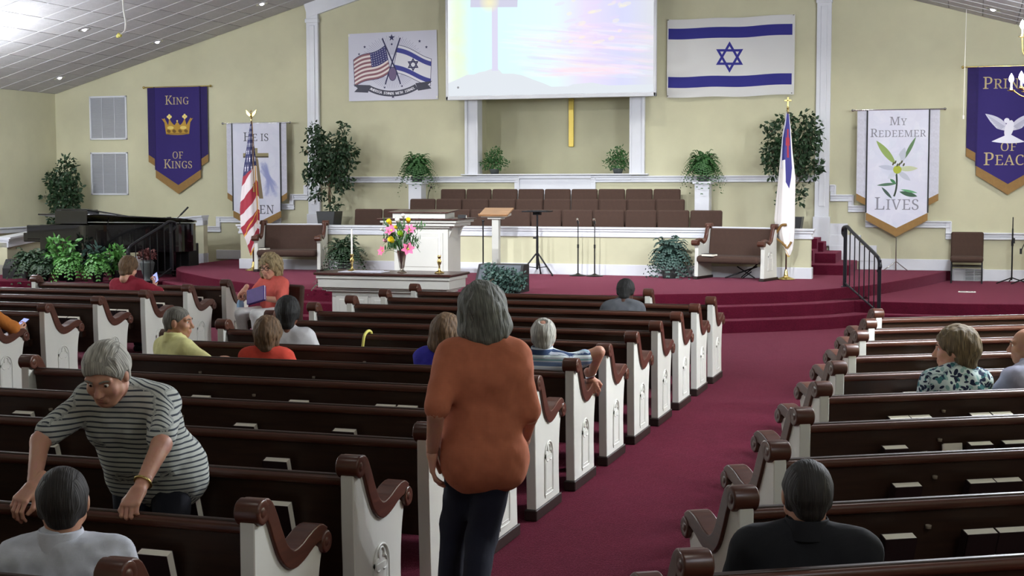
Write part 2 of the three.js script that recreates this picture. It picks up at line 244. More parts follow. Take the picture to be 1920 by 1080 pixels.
// ---------------------------------------------------------------- pews
const ORD = ['first', 'second', 'third', 'fourth', 'fifth', 'sixth', 'seventh', 'eighth', 'ninth', 'tenth', 'eleventh', 'twelfth', 'thirteenth', 'fourteenth'];
const pewGeo = (() => {
  // side profile as [forward, up]; forward is away from the viewer (-z)
  const side = (pts, w) => poly(pts.map(([f, y]) => [f, y]), w - 0.012, 0.006).translate(0, 0, 0.006).rotateY(Math.PI / 2); // extrude along x, forward = -z
  const panel = new THREE.Shape(); panel.moveTo(0.0, 0.79); panel.lineTo(0.0, 0.6); panel.quadraticCurveTo(0.01, 0.35, 0.025, 0.06); panel.lineTo(0.53, 0.06); panel.lineTo(0.515, 0.25); panel.quadraticCurveTo(0.515, 0.45, 0.56, 0.56);
  panel.quadraticCurveTo(0.5, 0.62, 0.42, 0.6); panel.quadraticCurveTo(0.3, 0.55, 0.22, 0.64); panel.quadraticCurveTo(0.16, 0.74, 0.12, 0.8); panel.lineTo(0.0, 0.8);
  const ep = new THREE.ExtrudeGeometry(panel, { depth: 0.052, bevelEnabled: true, bevelSize: 0.004, bevelThickness: 0.004, bevelSegments: 1, curveSegments: 8 }).translate(0, 0, 0.004).rotateY(Math.PI / 2); // x 0..0.06
  // cap rail: a thick ribbon that follows the S from the back scroll to the arm scroll
  const c = new THREE.CatmullRomCurve3([[0.03, 0.852], [0.085, 0.845], [0.125, 0.79], [0.165, 0.715], [0.215, 0.64], [0.285, 0.598], [0.37, 0.607], [0.46, 0.637], [0.53, 0.648], [0.575, 0.63]].map(([f, y]) => V(f, y, 0)), false, 'catmullrom', 0.5).getPoints(30);
  const up = [], lo = []; c.forEach((p, i) => { const a = c[Math.max(0, i - 1)], b = c[Math.min(c.length - 1, i + 1)], t = b.clone().sub(a).normalize(), th = 0.026 + 0.006 * Math.sin(i / 30 * Math.PI); up.push([p.x - t.y * th, p.y + t.x * th]); lo.unshift([p.x + t.y * th, p.y - t.x * th]); });
  const ribbon = new THREE.ExtrudeGeometry(new THREE.Shape([...up, ...lo].map((q) => new THREE.Vector2(...q))), { depth: 0.078, bevelEnabled: true, bevelSize: 0.006, bevelThickness: 0.006, bevelSegments: 2 }).rotateY(Math.PI / 2).translate(-0.009, 0, 0);
  const scroll = (f, y, r, w) => { const k = r * 0.16; return new THREE.LatheGeometry([[0.001, -w / 2], [r * 0.3, -w / 2], [r * 0.34, -w / 2 + 0.004], [r * 0.5, -w / 2 + 0.004], [r - k, -w / 2], [r, -w / 2 + k], [r, w / 2 - k], [r - k, w / 2], [r * 0.5, w / 2 - 0.004], [r * 0.34, w / 2 - 0.004], [r * 0.3, w / 2], [0.001, w / 2]].map((q) => new THREE.Vector2(...q)), 20).rotateZ(Math.PI / 2).translate(0.03, y, -f); };
  const cap = fin([ribbon, scroll(0.035, 0.838, 0.05, 0.104), scroll(0.575, 0.6, 0.047, 0.104)]);
  const plinth = fin(rb(0.08, 0.07, 0.56, 0.01, 0.03, 0.035, -0.28));
  // carved arch with three lobes and an oblong field beneath, raised from the outer face (x = 0.06)
  const T3 = (pts, r) => new THREE.TubeGeometry(new THREE.CatmullRomCurve3(pts.map(([f, y]) => V(0.062, y, -f)), false, 'catmullrom', 0.1), pts.length * 3, r, 5, false);
  const arc = (cx, cy, r, a0, a1, n = 8) => Array.from({ length: n + 1 }, (_, i) => { const a = (a0 + (a1 - a0) * i / n) * Math.PI / 180; return [cx + r * Math.cos(a), cy + r * Math.sin(a)]; });
  const motif = fin([T3([[0.2, 0.12], [0.2, 0.36], ...arc(0.285, 0.36, 0.085, 180, 0), [0.37, 0.36], [0.37, 0.12], [0.2, 0.12]], 0.007), T3(arc(0.285, 0.4, 0.03, 210, -30), 0.006), T3(arc(0.252, 0.355, 0.03, 100, 300), 0.006), T3(arc(0.318, 0.355, 0.03, 80, -120), 0.006), T3([[0.225, 0.14], [0.225, 0.32]], 0.004), T3([[0.345, 0.14], [0.345, 0.32]], 0.004), T3([[0.225, 0.14], [0.345, 0.14]], 0.005), bx(0.006, 0.26, 0.15, 0.061, 0.23, -0.285)]);
  return { ep: fin(ep), cap, plinth, motif };
})();
for (const g of Object.values(pewGeo)) g.userData.done = true;
function makePew(len, label, group, racks) {
  const t = thing('pew', label, 'pew', [0, 0, 0], 0, group);
  for (const s of [0, 1]) {
    const e = mesh('end_panel', pewGeo.ep, M.pew_white, t); mesh('arch_carving', pewGeo.motif, M.pew_white, e);
    const c = mesh('cap_rail', pewGeo.cap, M.cap_wood, t), p = mesh('plinth', pewGeo.plinth, M.plinth, t);
    for (const q of [e, c, p]) { q.position.x = s ? len : 0; if (!s) q.scale.x = -1; }
  }
  const L2 = len / 2;
  mesh('backrest', [rb(len, 0.5, 0.022, 0.006, L2, 0.55, -0.1, [0.14, 0, 0])], M.pew_wood, t);
  mesh('top_rail', [rb(len, 0.045, 0.05, 0.02, L2, 0.768, -0.062, null, 3)], M.cap_wood, t);
  mesh('seat', [rb(len, 0.035, 0.42, 0.012, L2, 0.34, -0.345), bx(len, 0.08, 0.02, L2, 0.285, -0.5)], M.pew_wood, t);
  for (const s of racks) mesh('book_rack', [bx(0.32, 0.012, 0.06, s, 0.462, -0.055), bx(0.32, 0.05, 0.01, s, 0.49, -0.025), bx(0.01, 0.06, 0.06, s - 0.16, 0.495, -0.055), bx(0.01, 0.06, 0.06, s + 0.16, 0.495, -0.055)], M.pew_wood, t);
  for (const s of racks.slice(0, 2)) mesh('cup_holder', [lathe([[0.001, 0], [0.011, 0], [0.013, 0.014], [0.009, 0.016], [0.008, 0.006], [0.001, 0.006]], 14, s + 0.26, 0.672, -0.056), bx(0.008, 0.008, 0.02, s + 0.26, 0.676, -0.066)], M.holder, t);
  return t;
}
const pewAt = {};
const place = (key, root, pos, turn, label) => { pewAt[key] = { pos, turn }; if (!root.userData.placed) { root.userData.placed = true; root.position.set(...pos); root.rotation.y = turn; root.userData.label = label; return root; } return copyOf(root, label, pos, turn); };
{
  const G = 'wooden pews with white end panels';
  const mid = makePew(3.51, 'x', G, [0.5, 1.4, 2.05, 2.72, 3.2]);
  for (let i = 1; i <= 13; i++) place('c' + i, mid, [-6.05, 0, -15.249 + 0.884 * i], 0, i === 13 ? 'dark middle pew on which the man in a white collared shirt sits' : ORD[i] + ' middle pew with white carved ends, counted back from the altar table');
  place('c0', makePew(2.67, 'x', G, [0.6, 1.9]), [-6.05, 0, -15.249], 0, 'short dark pew of the middle block, first row behind the altar table');
  const pl = makePew(4.0, 'x', G, [1.0, 2.4, 3.0, 3.69]);
  for (let i = 2; i <= 7; i++) place('l' + i, pl, [-12.57, 0, -15.3 + 0.884 * (i - 1)], 0, ORD[i - 1] + ' pew from the front in the block on the piano side of the narrow aisle');
  place('l1', makePew(2.62, 'x', G, [0.8, 2.31]), [-11.19, 0, -15.3], 0, 'short front pew in the block before the piano and the green plants');
  const pr = makePew(4.0, 'x', G, [0.5, 1.05, 2.0, 3.0]);
  for (let k = 0; k < 10; k++) place('r' + k, pr, [-0.775, 0, -13.45 + 1.003 * k], Math.PI / 6, ORD[k] + ' slanted pew across the wide aisle, counted from the black stage handrail');
  for (const o of scene.children) delete o.userData.placed;
}
// ---------------------------------------------------------------- hymnals in the racks
{
  const root = thing('hymnal', 'x', 'book', [0, 0, 0], 0, 'hymnals in the pew racks');
  mesh('cover', [bx(0.136, 0.2, 0.004, 0, 0.1, 0.022), bx(0.136, 0.2, 0.004, 0, 0.1, -0.022), bx(0.005, 0.2, 0.048, -0.066, 0.1, 0)], M.book_dark, root);
  mesh('page_block', [bx(0.13, 0.198, 0.04, 0.002, 0.1, 0)], M.cream_page, root);
  root.rotation.order = 'YXZ'; root.rotation.x = 0.3;
  let first = true;
  const put = (key, s, label, tall = 0) => {
    const { pos, turn } = pewAt[key], c = Math.cos(turn), n = Math.sin(turn), f = 0.06;
    const p = [pos[0] + s * c - f * n, 0.473 + tall, pos[2] - s * n - f * c];
    if (first) { root.position.set(...p); root.rotation.y = turn; root.userData.label = label; first = false; } else copyOf(root, label, p, turn);
  };
  const lists = {
    c2: [0.45, 2.05], c3: [1.4, 2.72], c4: [0.81, 1.39, 3.14, 3.27], c5: [0.5, 1.375, 1.89, 3.1], c6: [1.365, 1.505, 1.895, 2.035], c7: [1.75, 1.89, 2.035, 3.1], c8: [1.3, 2.0, 2.595, 2.74], c9: [0.6, 1.35, 2.1, 2.72, 3.2], c10: [1.4, 2.05, 2.75, 3.15], c11: [0.45, 1.4, 1.52, 2.75, 3.2], c12: [1.33, 1.47, 2.1, 3.145],
    l1: [2.29], l2: [3.68], l3: [3.63, 3.77], l4: [3.62, 3.76], l5: [3.63, 3.77], l6: [3.63, 3.77],
    r2: [0.475], r3: [0.615, 0.985, 1.125], r4: [0.49, 1.11], r5: [0.445, 0.58, 0.97, 1.11], r6: [0.475, 0.965, 1.165], r7: [0.59, 0.965, 1.1], r8: [0.605, 0.955, 1.095],
  };
  const blk = { c: 'middle', l: 'piano-side', r: 'slanted' };
  for (const [key, ss] of Object.entries(lists)) ss.forEach((s, j) => { const i = +key.slice(1), row = ORD[key[0] === 'l' ? i - 1 : i]; put(key, s, 'dark hymnal with pale pages, ' + (ss.length > 1 ? ORD[j] + ' of ' + ss.length : 'the only one') + ' in the rack of the ' + row + ' ' + blk[key[0]] + ' pew'); });
  // loose books and papers on the pews
  const card = (name, label, cat, key, s, y, f, w, d, h, m, e = [0, 0, 0]) => { const { pos, turn } = pewAt[key], c = Math.cos(turn), n = Math.sin(turn), t = thing(name, label, cat, [pos[0] + s * c - f * n, y, pos[2] - s * n - f * c], turn); mesh('cover', [rb(w, h, d, 0.003, 0, 0, 0, e)], m, t); mesh('page_block', [bx(w * 0.96, h * 0.8, d * 0.97, 0.004, h * 0.12, 0, e)], M.cream_page, t); };
  card('booklet', 'tan booklet standing tilted in a slanted pew rack behind the blouse woman', 'booklet', 'r6', 0.6, 0.545, 0.03, 0.17, 0.01, 0.15, M.gold_hem, [-0.25, 0, 0.06]);
  card('booklet', 'pale grey pamphlet standing upright in a slanted pew rack', 'booklet', 'r6', 0.82, 0.565, 0.03, 0.11, 0.012, 0.19, M.cord_white, [-0.1, 0, 0]);
  card('open_book', 'open white songbook propped on the second slanted pew', 'book', 'r1', 0.86, 0.66, 0.05, 0.2, 0.02, 0.16, M.cord_white, [-0.2, 0, 0.2]);
  const cane = thing('walking_cane', 'golden yellow walking cane with a crook hooked on a middle pew', 'cane', [-4.735, 0, -10.829 + 0.02]);
  mesh('shaft', tube([[-0.1, 0.02, 0.06], [-0.05, 0.4, 0.045], [0.0, 0.76, 0.035], [0.005, 0.8, 0.02], [0.01, 0.825, -0.03], [0.012, 0.815, -0.085], [0.012, 0.77, -0.108]], 0.0125, 40), M.cord_yellow, cane);
  mesh('rubber_tip', cyl(0.016, 0.016, 0.035, -0.102, 0.018, 0.06), M.black_plastic, cane);
}
// ---------------------------------------------------------------- altar table with candles, flowers and papers
{
  const t = thing('altar_table', 'white panelled communion table with a dark polished top before the stage', 'table', [-7.37, 0, -17.72]);
  mesh('table_top', rb(1.95, 0.035, 0.74, 0.01, 0, 0.8325, 0), M.dark_top, t);
  mesh('apron', [rb(1.9, 0.045, 0.69, 0.008, 0, 0.79, 0), rb(1.86, 0.12, 0.65, 0.006, 0, 0.71, 0), rb(1.78, 0.035, 0.57, 0.01, 0, 0.64, 0), rb(1.7, 0.03, 0.5, 0.008, 0, 0.605, 0)], M.altar_white, t);
  mesh('base', [box2(-0.78, 0.78, 0.06, 0.6, -0.2, 0.2)], M.altar_white, t);
  for (const [a, b] of [[-0.72, -0.26], [-0.22, 0.22], [0.26, 0.72]]) mesh('raised_panel', [rb(b - a, 0.36, 0.02, 0.008, (a + b) / 2, 0.36, 0.202), rb(b - a - 0.1, 0.26, 0.03, 0.012, (a + b) / 2, 0.36, 0.206)], M.altar_white, t);
  mesh('plinth', rb(1.68, 0.1, 0.5, 0.01, 0, 0.05, 0), M.altar_white, t);
  const candle = (x, label) => {
    const c = thing('candlestick', label, 'candlestick', [x, 0.85, -17.66], 0, 'altar candlesticks');
    mesh('holder', lathe([[0.001, 0], [0.062, 0], [0.064, 0.01], [0.045, 0.02], [0.018, 0.035], [0.012, 0.06], [0.012, 0.1], [0.024, 0.125], [0.03, 0.15], [0.022, 0.175], [0.014, 0.19], [0.02, 0.2], [0.024, 0.22], [0.024, 0.235], [0.001, 0.235]], 20), M.brass, c);
    mesh('candle', cyl(0.0125, 0.0115, 0.34, 0, 0.4, 0), M.wax, c); mesh('wick', cyl(0.0015, 0.0015, 0.02, 0, 0.58, 0, null, 6), M.book_black, c);
  };
  candle(-7.92, 'slim white candle in a brass holder beside the stage fern, on the altar table'); candle(-6.67, 'slim white candle in a brass holder before the pulpit panel, on the altar table');
  const tray = thing('runner', 'folded cream cloth lying flat on the altar table near its candle', 'cloth', [-7.72, 0.851, -17.6]);
  mesh('cloth', [rb(0.62, 0.008, 0.3, 0.003, 0, 0.004, 0), rb(0.4, 0.008, 0.22, 0.003, 0.06, 0.012, 0.02, [0, 0.2, 0])], M.white_cloth, tray);
  // flower arrangement
  const f = thing('flower_arrangement', 'silver vase of yellow, pink and white flowers on the altar table', 'flowers', [-7.2, 0.85, -17.66]), r = rng(9);
  mesh('vase', lathe([[0.001, 0], [0.062, 0], [0.065, 0.012], [0.03, 0.03], [0.024, 0.05], [0.034, 0.07], [0.045, 0.15], [0.062, 0.26], [0.068, 0.29], [0.063, 0.285], [0.04, 0.15], [0.001, 0.1]], 24), M.silver, f);
  const petal = (w, l, cup) => { const g = new THREE.PlaneGeometry(w, l, 2, 4).translate(0, l / 2, 0), p = g.attributes.position; for (let i = 0; i < p.count; i++) { const v = p.getY(i) / l; p.setX(i, p.getX(i) * (Math.sin(Math.PI * Math.min(0.98, v * 0.85 + 0.12)))); p.setZ(i, cup * v * v * l + Math.abs(p.getX(i)) * 0.3); } g.computeVertexNormals(); return g; };
  const bloom = (n, w, l, cup, tilt, rings = 1) => { const gs = []; for (let k = 0; k < rings; k++) for (let i = 0; i < n; i++) gs.push(petal(w, l * (1 - 0.22 * k), cup).rotateX(-(tilt - k * 0.35)).rotateY((i / n + k * 0.13) * Math.PI * 2)); return gs; };
  for (const [nm, c] of [['yellow', '#efe034'], ['pink', '#f0709a'], ['palepink', '#f2bccb'], ['white', '#f6f5ee'], ['lime', '#b5d84e']]) std('petal_' + nm, c, 0.6, { side: THREE.DoubleSide });
  const heads = [['yellow_bloom', 'yellow', -0.12, 0.64, 0.07, 0.08, 3], ['yellow_bloom', 'yellow', 0.12, 0.66, 0.05, 0.075, 3], ['yellow_bloom', 'yellow', -0.06, 0.41, 0.14, 0.095, 3], ['pink_lily', 'pink', -0.1, 0.55, 0.1, 0.1, 1], ['pink_lily', 'pink', 0.15, 0.56, 0.08, 0.09, 1], ['pink_lily', 'pink', 0.15, 0.31, 0.14, 0.1, 1], ['pink_lily', 'pink', -0.23, 0.28, 0.1, 0.08, 1], ['white_bloom', 'white', 0.0, 0.66, 0.1, 0.075, 2], ['white_bloom', 'white', 0.03, 0.72, 0.0, 0.06, 2], ['pale_rose', 'palepink', -0.17, 0.41, 0.1, 0.06, 3], ['lime_bloom', 'lime', 0.06, 0.49, 0.15, 0.09, 3], ['yellow_bloom', 'yellow', -0.02, 0.58, 0.12, 0.055, 3], ['white_bloom', 'white', -0.26, 0.55, 0.0, 0.045, 2]];
  const stems = [];
  for (const [n, c, x, y, z, s, rings] of heads) { const g = bloom(rings > 1 ? 10 : 6, s * 0.62, s * 1.0, rings > 1 ? 0.5 : -0.1, rings > 1 ? 0.85 : 1.05, rings); const q = new THREE.Quaternion().setFromUnitVectors(V(0, 1, 0), V(x, 0.25 + (y - 0.4) * 0.6, z + 0.35).normalize()); g.forEach((h) => h.applyQuaternion(q).translate(x, y, z)); const b = mesh(n, g, M['petal_' + c], f); mesh('stamen', sph(s * 0.16, 0, 0, 0).applyQuaternion(q).translate(x, y + 0.01, z + 0.01), M.petal_lime, b); stems.push(tube([[0, 0.22, 0], [x * 0.5, 0.3 + (y - 0.3) * 0.4, z * 0.4], [x, y, z]], 0.003, 8, 5)); }
  for (let i = 0; i < 34; i++) { const a = i * 2.4, R = 0.2 + r() * 0.14, y = 0.2 + r() * 0.45; stems.push(tube([[0, 0.24, 0], [Math.cos(a) * R * 0.5, y * 0.6 + 0.25, Math.sin(a) * R * 0.4], [Math.cos(a) * R, y, Math.sin(a) * R * 0.7]], 0.0025, 8, 4)); for (let k = 0; k < 7; k++) { const u = 0.35 + k * 0.1; stems.push(petal(0.022, 0.07, 0.2).rotateX(-1 + r()).rotateY(r() * 6.3).translate(Math.cos(a) * R * u, 0.25 + (y - 0.25) * u + 0.05, Math.sin(a) * R * u * 0.7)); } }
  const fo = mesh('foliage', stems, M.leaf_mid, f); fo.userData.kind = 'stuff';
}
// ---------------------------------------------------------------- pulpit, wooden lectern, stands
{
  const t = thing('pulpit', 'large white panelled pulpit with dark edged slabs and a slanted book rest', 'pulpit', [-8.03, HS, -20.75]);
  mesh('body', [box2(-0.44, 0.44, 0.1, 0.9, -0.28, 0.28)], M.altar_white, t);
  mesh('plinth', [rb(1.0, 0.1, 0.68, 0.01, 0, 0.05, 0), rb(0.94, 0.05, 0.62, 0.012, 0, 0.12, 0)], M.altar_white, t);
  mesh('raised_panel', [rb(0.72, 0.6, 0.024, 0.008, 0, 0.48, 0.284), rb(0.58, 0.46, 0.034, 0.014, 0, 0.48, 0.288)], M.altar_white, t);
  for (const s of [-1, 1]) mesh('bracket', [poly([[0, 0.7], [0, 0.93], [0.12, 0.93], [0.05, 0.84]], 0.05, 0.004).translate(0.44, 0, 0.18).scale(s, 1, 1), poly([[0, 0.7], [0, 0.93], [0.12, 0.93], [0.05, 0.84]], 0.05, 0.004).translate(0.44, 0, -0.24).scale(s, 1, 1)], M.altar_white, t);
  mesh('cornice', [rb(0.98, 0.03, 0.66, 0.01, 0, 0.865, 0), rb(1.16, 0.05, 0.74, 0.008, 0, 0.905, 0), rb(1.24, 0.045, 0.82, 0.01, 0, 0.952, 0)], M.altar_white, t);
  mesh('slab', rb(1.32, 0.022, 0.9, 0.008, 0, 0.985, 0), M.dark_top, t);
  mesh('rest_front', [rb(0.86, 0.085, 0.03, 0.005, -0.02, 1.038, 0.3), box2(-0.45, -0.42, 0.996, 1.08, -0.1, 0.3), box2(0.38, 0.41, 0.996, 1.08, -0.1, 0.3), box2(-0.03, -0.01, 1.0, 1.08, 0.3, 0.32)], M.altar_white, t);
  mesh('rest_top', rb(0.98, 0.02, 0.5, 0.006, -0.02, 1.1, 0.1, [0.06, 0, 0]), M.dark_top, t);
  const b = thing('pulpit_book', 'thick dark book lying on the pulpit slab beside its book rest', 'book', [-7.44, 1.491, -20.7], 0.3); mesh('cover', [rb(0.13, 0.05, 0.19, 0.006, 0, 0.025, 0)], M.book_black, b); mesh('page_block', [bx(0.125, 0.036, 0.18, 0.004, 0.025, 0.004)], M.cream_page, b);
  const p = thing('lectern', 'slim lectern with a slanted wooden top on a white post', 'lectern', [-7.46, HS, -22.4]);
  mesh('desk', [rb(0.5, 0.025, 0.36, 0.006, 0, 1.055, 0, [0.32, 0, 0]), rb(0.5, 0.02, 0.02, 0.004, 0, 1.02, 0.18)], M.light_wood, p);
  mesh('desk_frame', [rb(0.44, 0.04, 0.28, 0.008, 0, 1.005, 0, [0.1, 0, 0]), rb(0.24, 0.04, 0.2, 0.01, 0, 0.96, 0)], M.altar_white, p);
  mesh('post', [rb(0.115, 0.92, 0.115, 0.008, 0, 0.49, 0)], M.altar_white, p); mesh('foot', [rb(0.42, 0.04, 0.36, 0.01, 0, 0.02, 0), rb(0.28, 0.05, 0.24, 0.01, 0, 0.06, 0)], M.altar_white, p);
  const s = thing('tripod_stand', 'black tripod stand with a flat tray top in front of the choir rail', 'stand', [-6.87, HS, -22.78]);
  mesh('tray', [rb(0.44, 0.02, 0.34, 0.006, 0, 1.06, 0), rb(0.3, 0.006, 0.24, 0.002, 0.02, 1.073, 0)], M.black_metal, s); mesh('bracket', [bx(0.12, 0.05, 0.1, 0, 1.025, 0), cyl(0.012, 0.012, 0.06, -0.04, 0.62, 0.0, [0, 0, 1.57])], M.black_metal, s);
  mesh('pole', [cyl(0.016, 0.016, 0.7, 0, 0.69, 0), cyl(0.021, 0.021, 0.56, 0, 0.38, 0)], M.black_metal, s);
  for (const a of [0.35, 2.5, 4.6]) { const c = Math.cos(a), d = Math.sin(a); mesh('leg', [bar([c * 0.02, 0.36, d * 0.02], [c * 0.31, 0.02, d * 0.31], 0.013), bar([c * 0.02, 0.13, d * 0.02], [c * 0.2, 0.15, d * 0.2], 0.007), sph(0.018, c * 0.31, 0.018, d * 0.31)], M.black_metal, s); }
  const mic = (x, z, label) => { const m = thing('microphone_stand', label, 'microphone stand', [x, HS, z], 0, 'stage microphones'); mesh('base', lathe([[0.001, 0], [0.14, 0], [0.145, 0.012], [0.05, 0.028], [0.015, 0.045], [0.001, 0.045]]), M.black_metal, m); mesh('pole', [cyl(0.011, 0.011, 0.46, 0, 0.26, 0), cyl(0.008, 0.008, 0.42, 0, 0.68, 0), cyl(0.016, 0.016, 0.06, 0, 0.49, 0)], M.black_metal, m); mesh('clip', cyl(0.014, 0.018, 0.05, 0, 0.885, 0.01, [0.9, 0, 0]), M.black_plastic, m); mesh('microphone', [cyl(0.012, 0.018, 0.1, 0, 0.9, 0.0, [0.9, 0, 0]), sph(0.024, 0, 0.932, 0.045)], M.silver, m); return m; };
  mic(-6.19, -22.85, 'black round-base microphone stand next to the tripod stand'); mic(-5.9, -22.82, 'black round-base microphone stand on the fern side of its pair');
  const pm = thing('microphone_stand', 'thin straight black microphone stand close beside the white pulpit', 'microphone stand', [-7.19, HS, -20.95]); mesh('pole', cyl(0.011, 0.011, 0.9, 0, 0.47, 0), M.black_metal, pm); mesh('base', lathe([[0.001, 0], [0.12, 0], [0.12, 0.015], [0.02, 0.035], [0.001, 0.04]]), M.black_metal, pm); mesh('microphone', [sph(0.022, 0, 0.95, 0), cyl(0.012, 0.016, 0.06, 0, 0.91, 0)], M.black_plastic, pm);
  const gm = thing('choir_microphone', 'thin gooseneck microphone rising behind the choir chairs by the pedestal', 'microphone', [-9.66, 0.885, -24.98]); mesh('gooseneck', tube([[0, 0, 0], [0, 0.75, 0], [0.02, 0.95, 0], [0.07, 1.05, 0.02]], 0.006, 20, 6), M.black_metal, gm); mesh('base', cyl(0.09, 0.08, 0.02, 0, 0.01, 0), M.black_metal, gm); mesh('capsule', sph(0.02, 0.08, 1.06, 0.02), M.black_plastic, gm);
  // floor monitor on the stage edge
  const w = thing('stage_monitor', 'grey fronted wedge loudspeaker on the stage edge, dressed with ivy', 'loudspeaker', [-6.33, HS, -19.25]);
  mesh('cabinet', poly([[0.2, 0], [0.2, 0.12], [0.02, 0.38], [-0.22, 0.38], [-0.22, 0]], 0.66, 0.008).rotateY(-Math.PI / 2).translate(0.33, 0, 0), M.black_plastic, w);
  mesh('grille', rb(0.6, 0.3, 0.012, 0.004, 0, 0.254, 0.118, [-0.606, 0, 0]), M.speaker_grey, w);
}
// ---------------------------------------------------------------- padded stage benches
{
  const bench = (x, z, turn, label) => {
    const t = thing('pulpit_bench', label, 'bench', [x, HS, z], turn, 'padded stage benches'), W = 1.12;
    const prof = new THREE.Shape([[-0.26, 0.0], [-0.24, 0.5], [-0.3, 0.56], [-0.16, 0.6], [-0.02, 0.55], [0.1, 0.62], [0.15, 0.8], [0.24, 0.84], [0.24, 0.4], [0.26, 0]].map((q) => new THREE.Vector2(...q)));
    for (const s of [-1, 1]) {
      const e = mesh('end_panel', new THREE.ExtrudeGeometry(prof, { depth: 0.055, bevelEnabled: true, bevelSize: 0.004, bevelThickness: 0.004, bevelSegments: 1 }).rotateY(Math.PI / 2).translate(s * W / 2 - 0.028, 0.05, 0), M.pew_white, t);
      const mt = mesh('arch_carving', pewGeo.motif.clone().translate(-0.03, 0.06, 0.3).applyMatrix4(new THREE.Matrix4().makeRotationY(s > 0 ? 0 : Math.PI)).translate(s * W / 2, 0, 0), M.pew_white, e, true);
      const c = new THREE.CatmullRomCurve3([[-0.3, 0.62], [-0.24, 0.65], [-0.12, 0.66], [-0.01, 0.61], [0.07, 0.66], [0.13, 0.79], [0.17, 0.88], [0.23, 0.91]].map(([f, y]) => V(0, y + 0.03, -f))); 
      mesh('cap_rail', [new THREE.TubeGeometry(c, 24, 0.034, 8).translate(s * W / 2, 0, 0), cyl(0.05, 0.05, 0.11, s * W / 2, 0.645, 0.29, [0, 0, Math.PI / 2]), cyl(0.05, 0.05, 0.11, s * W / 2, 0.93, -0.23, [0, 0, Math.PI / 2])], M.cap_wood, t);
      mesh('plinth', rb(0.08, 0.05, 0.6, 0.01, s * W / 2, 0.025, 0), M.plinth, t);
    }
    mesh('seat_cushion', rb(W - 0.06, 0.13, 0.56, 0.055, 0, 0.36, 0.07, null, 3), M.upholstery, t);
    mesh('back_cushion', rb(W - 0.06, 0.5, 0.07, 0.03, 0, 0.64, -0.19, [-0.14, 0, 0], 3), M.upholstery, t);
    mesh('back_rail', rb(W, 0.03, 0.05, 0.01, 0, 0.9, -0.24), M.white_paint, t);
    t.scale.y = 0.9; return t;
  };
  bench(-11.34, -22.72, 0.18, 'brown padded bench with white ends beside the hanging striped flag'); bench(-3.57, -22.7, -0.26, 'brown padded bench with white ends beside the white gold-fringed flag');
  const bk = (x, z, y, a, label) => { const b = thing('bible', label, 'book', [x, y, z], a); mesh('cover', [bx(0.15, 0.006, 0.21, 0, 0.003, 0), bx(0.15, 0.006, 0.21, 0, 0.041, 0)], M.book_black, b); mesh('page_block', bx(0.145, 0.032, 0.2, 0, 0.022, 0), M.cream_page, b); };
  bk(-11.78, -22.5, 0.865, 1.5, 'white edged book lying on the bench beside the striped flag'); bk(-3.95, -22.5, 0.865, 1.1, 'white edged book lying on the bench beside the stage fern');
  const st = thing('folded_stand', 'folded dark tripod stand lying beneath the padded bench', 'stand', [-3.42, HS + 0.005, -22.75], -0.2); mesh('pole', [bar([-0.3, 0.02, 0.1], [0.18, 0.2, -0.05], 0.012), bar([-0.1, 0.02, -0.1], [0.2, 0.24, 0.02], 0.01)], M.black_metal, st); mesh('leg', [bar([-0.12, 0.2, 0.05], [0.16, 0.02, 0.0], 0.01), bar([0.0, 0.02, 0.12], [0.1, 0.12, 0], 0.01)], M.black_metal, st);
}
// ---------------------------------------------------------------- choir chairs in three rows
{
  const c = thing('choir_chair', 'x', 'chair', [0, 0, 0], 0, 'brown choir chairs in three rows');
  mesh('backrest', rb(0.515, 0.43, 0.07, 0.055, 0, 0.635, -0.2, [-0.1, 0, 0], 4), M.upholstery, c);
  mesh('seat', rb(0.5, 0.09, 0.46, 0.04, 0, 0.42, 0.06, null, 3), M.upholstery, c);
  mesh('frame', [bar([-0.24, 0.38, -0.18], [-0.24, 0.82, -0.245], 0.011), bar([0.24, 0.38, -0.18], [0.24, 0.82, -0.245], 0.011), bar([-0.24, 0.36, -0.15], [-0.24, 0.36, 0.26], 0.011), bar([0.24, 0.36, -0.15], [0.24, 0.36, 0.26], 0.011)], M.black_metal, c);
  for (const [x, z] of [[-0.24, -0.22], [0.24, -0.22], [-0.24, 0.26], [0.24, 0.26]]) mesh('leg', bar([x, 0, z], [x, 0.38, z > 0 ? 0.24 : -0.16], 0.011), M.black_metal, c);
  let first = true;
  for (const [row, n, x0, x1, y, z] of [['front', 12, -10.72, -4.0, 0.71, -23.83], ['middle', 10, -9.93, -4.78, 0.885, -24.56], ['back', 9, -9.6, -5.0, 1.06, -25.3]])
    for (let i = 0; i < n; i++) { const w = (x1 - x0) / n, p = [x0 + w * (i + 0.5), y, z], lb = ORD[i] + ' brown choir chair of the ' + row + ' row, counted from the tall potted ficus'; if (first) { c.position.set(...p); c.userData.label = lb; first = false; c.scale.x = 1.05; } else { const k = copyOf(c, lb, p); k.scale.x = w / 0.53; } }
}
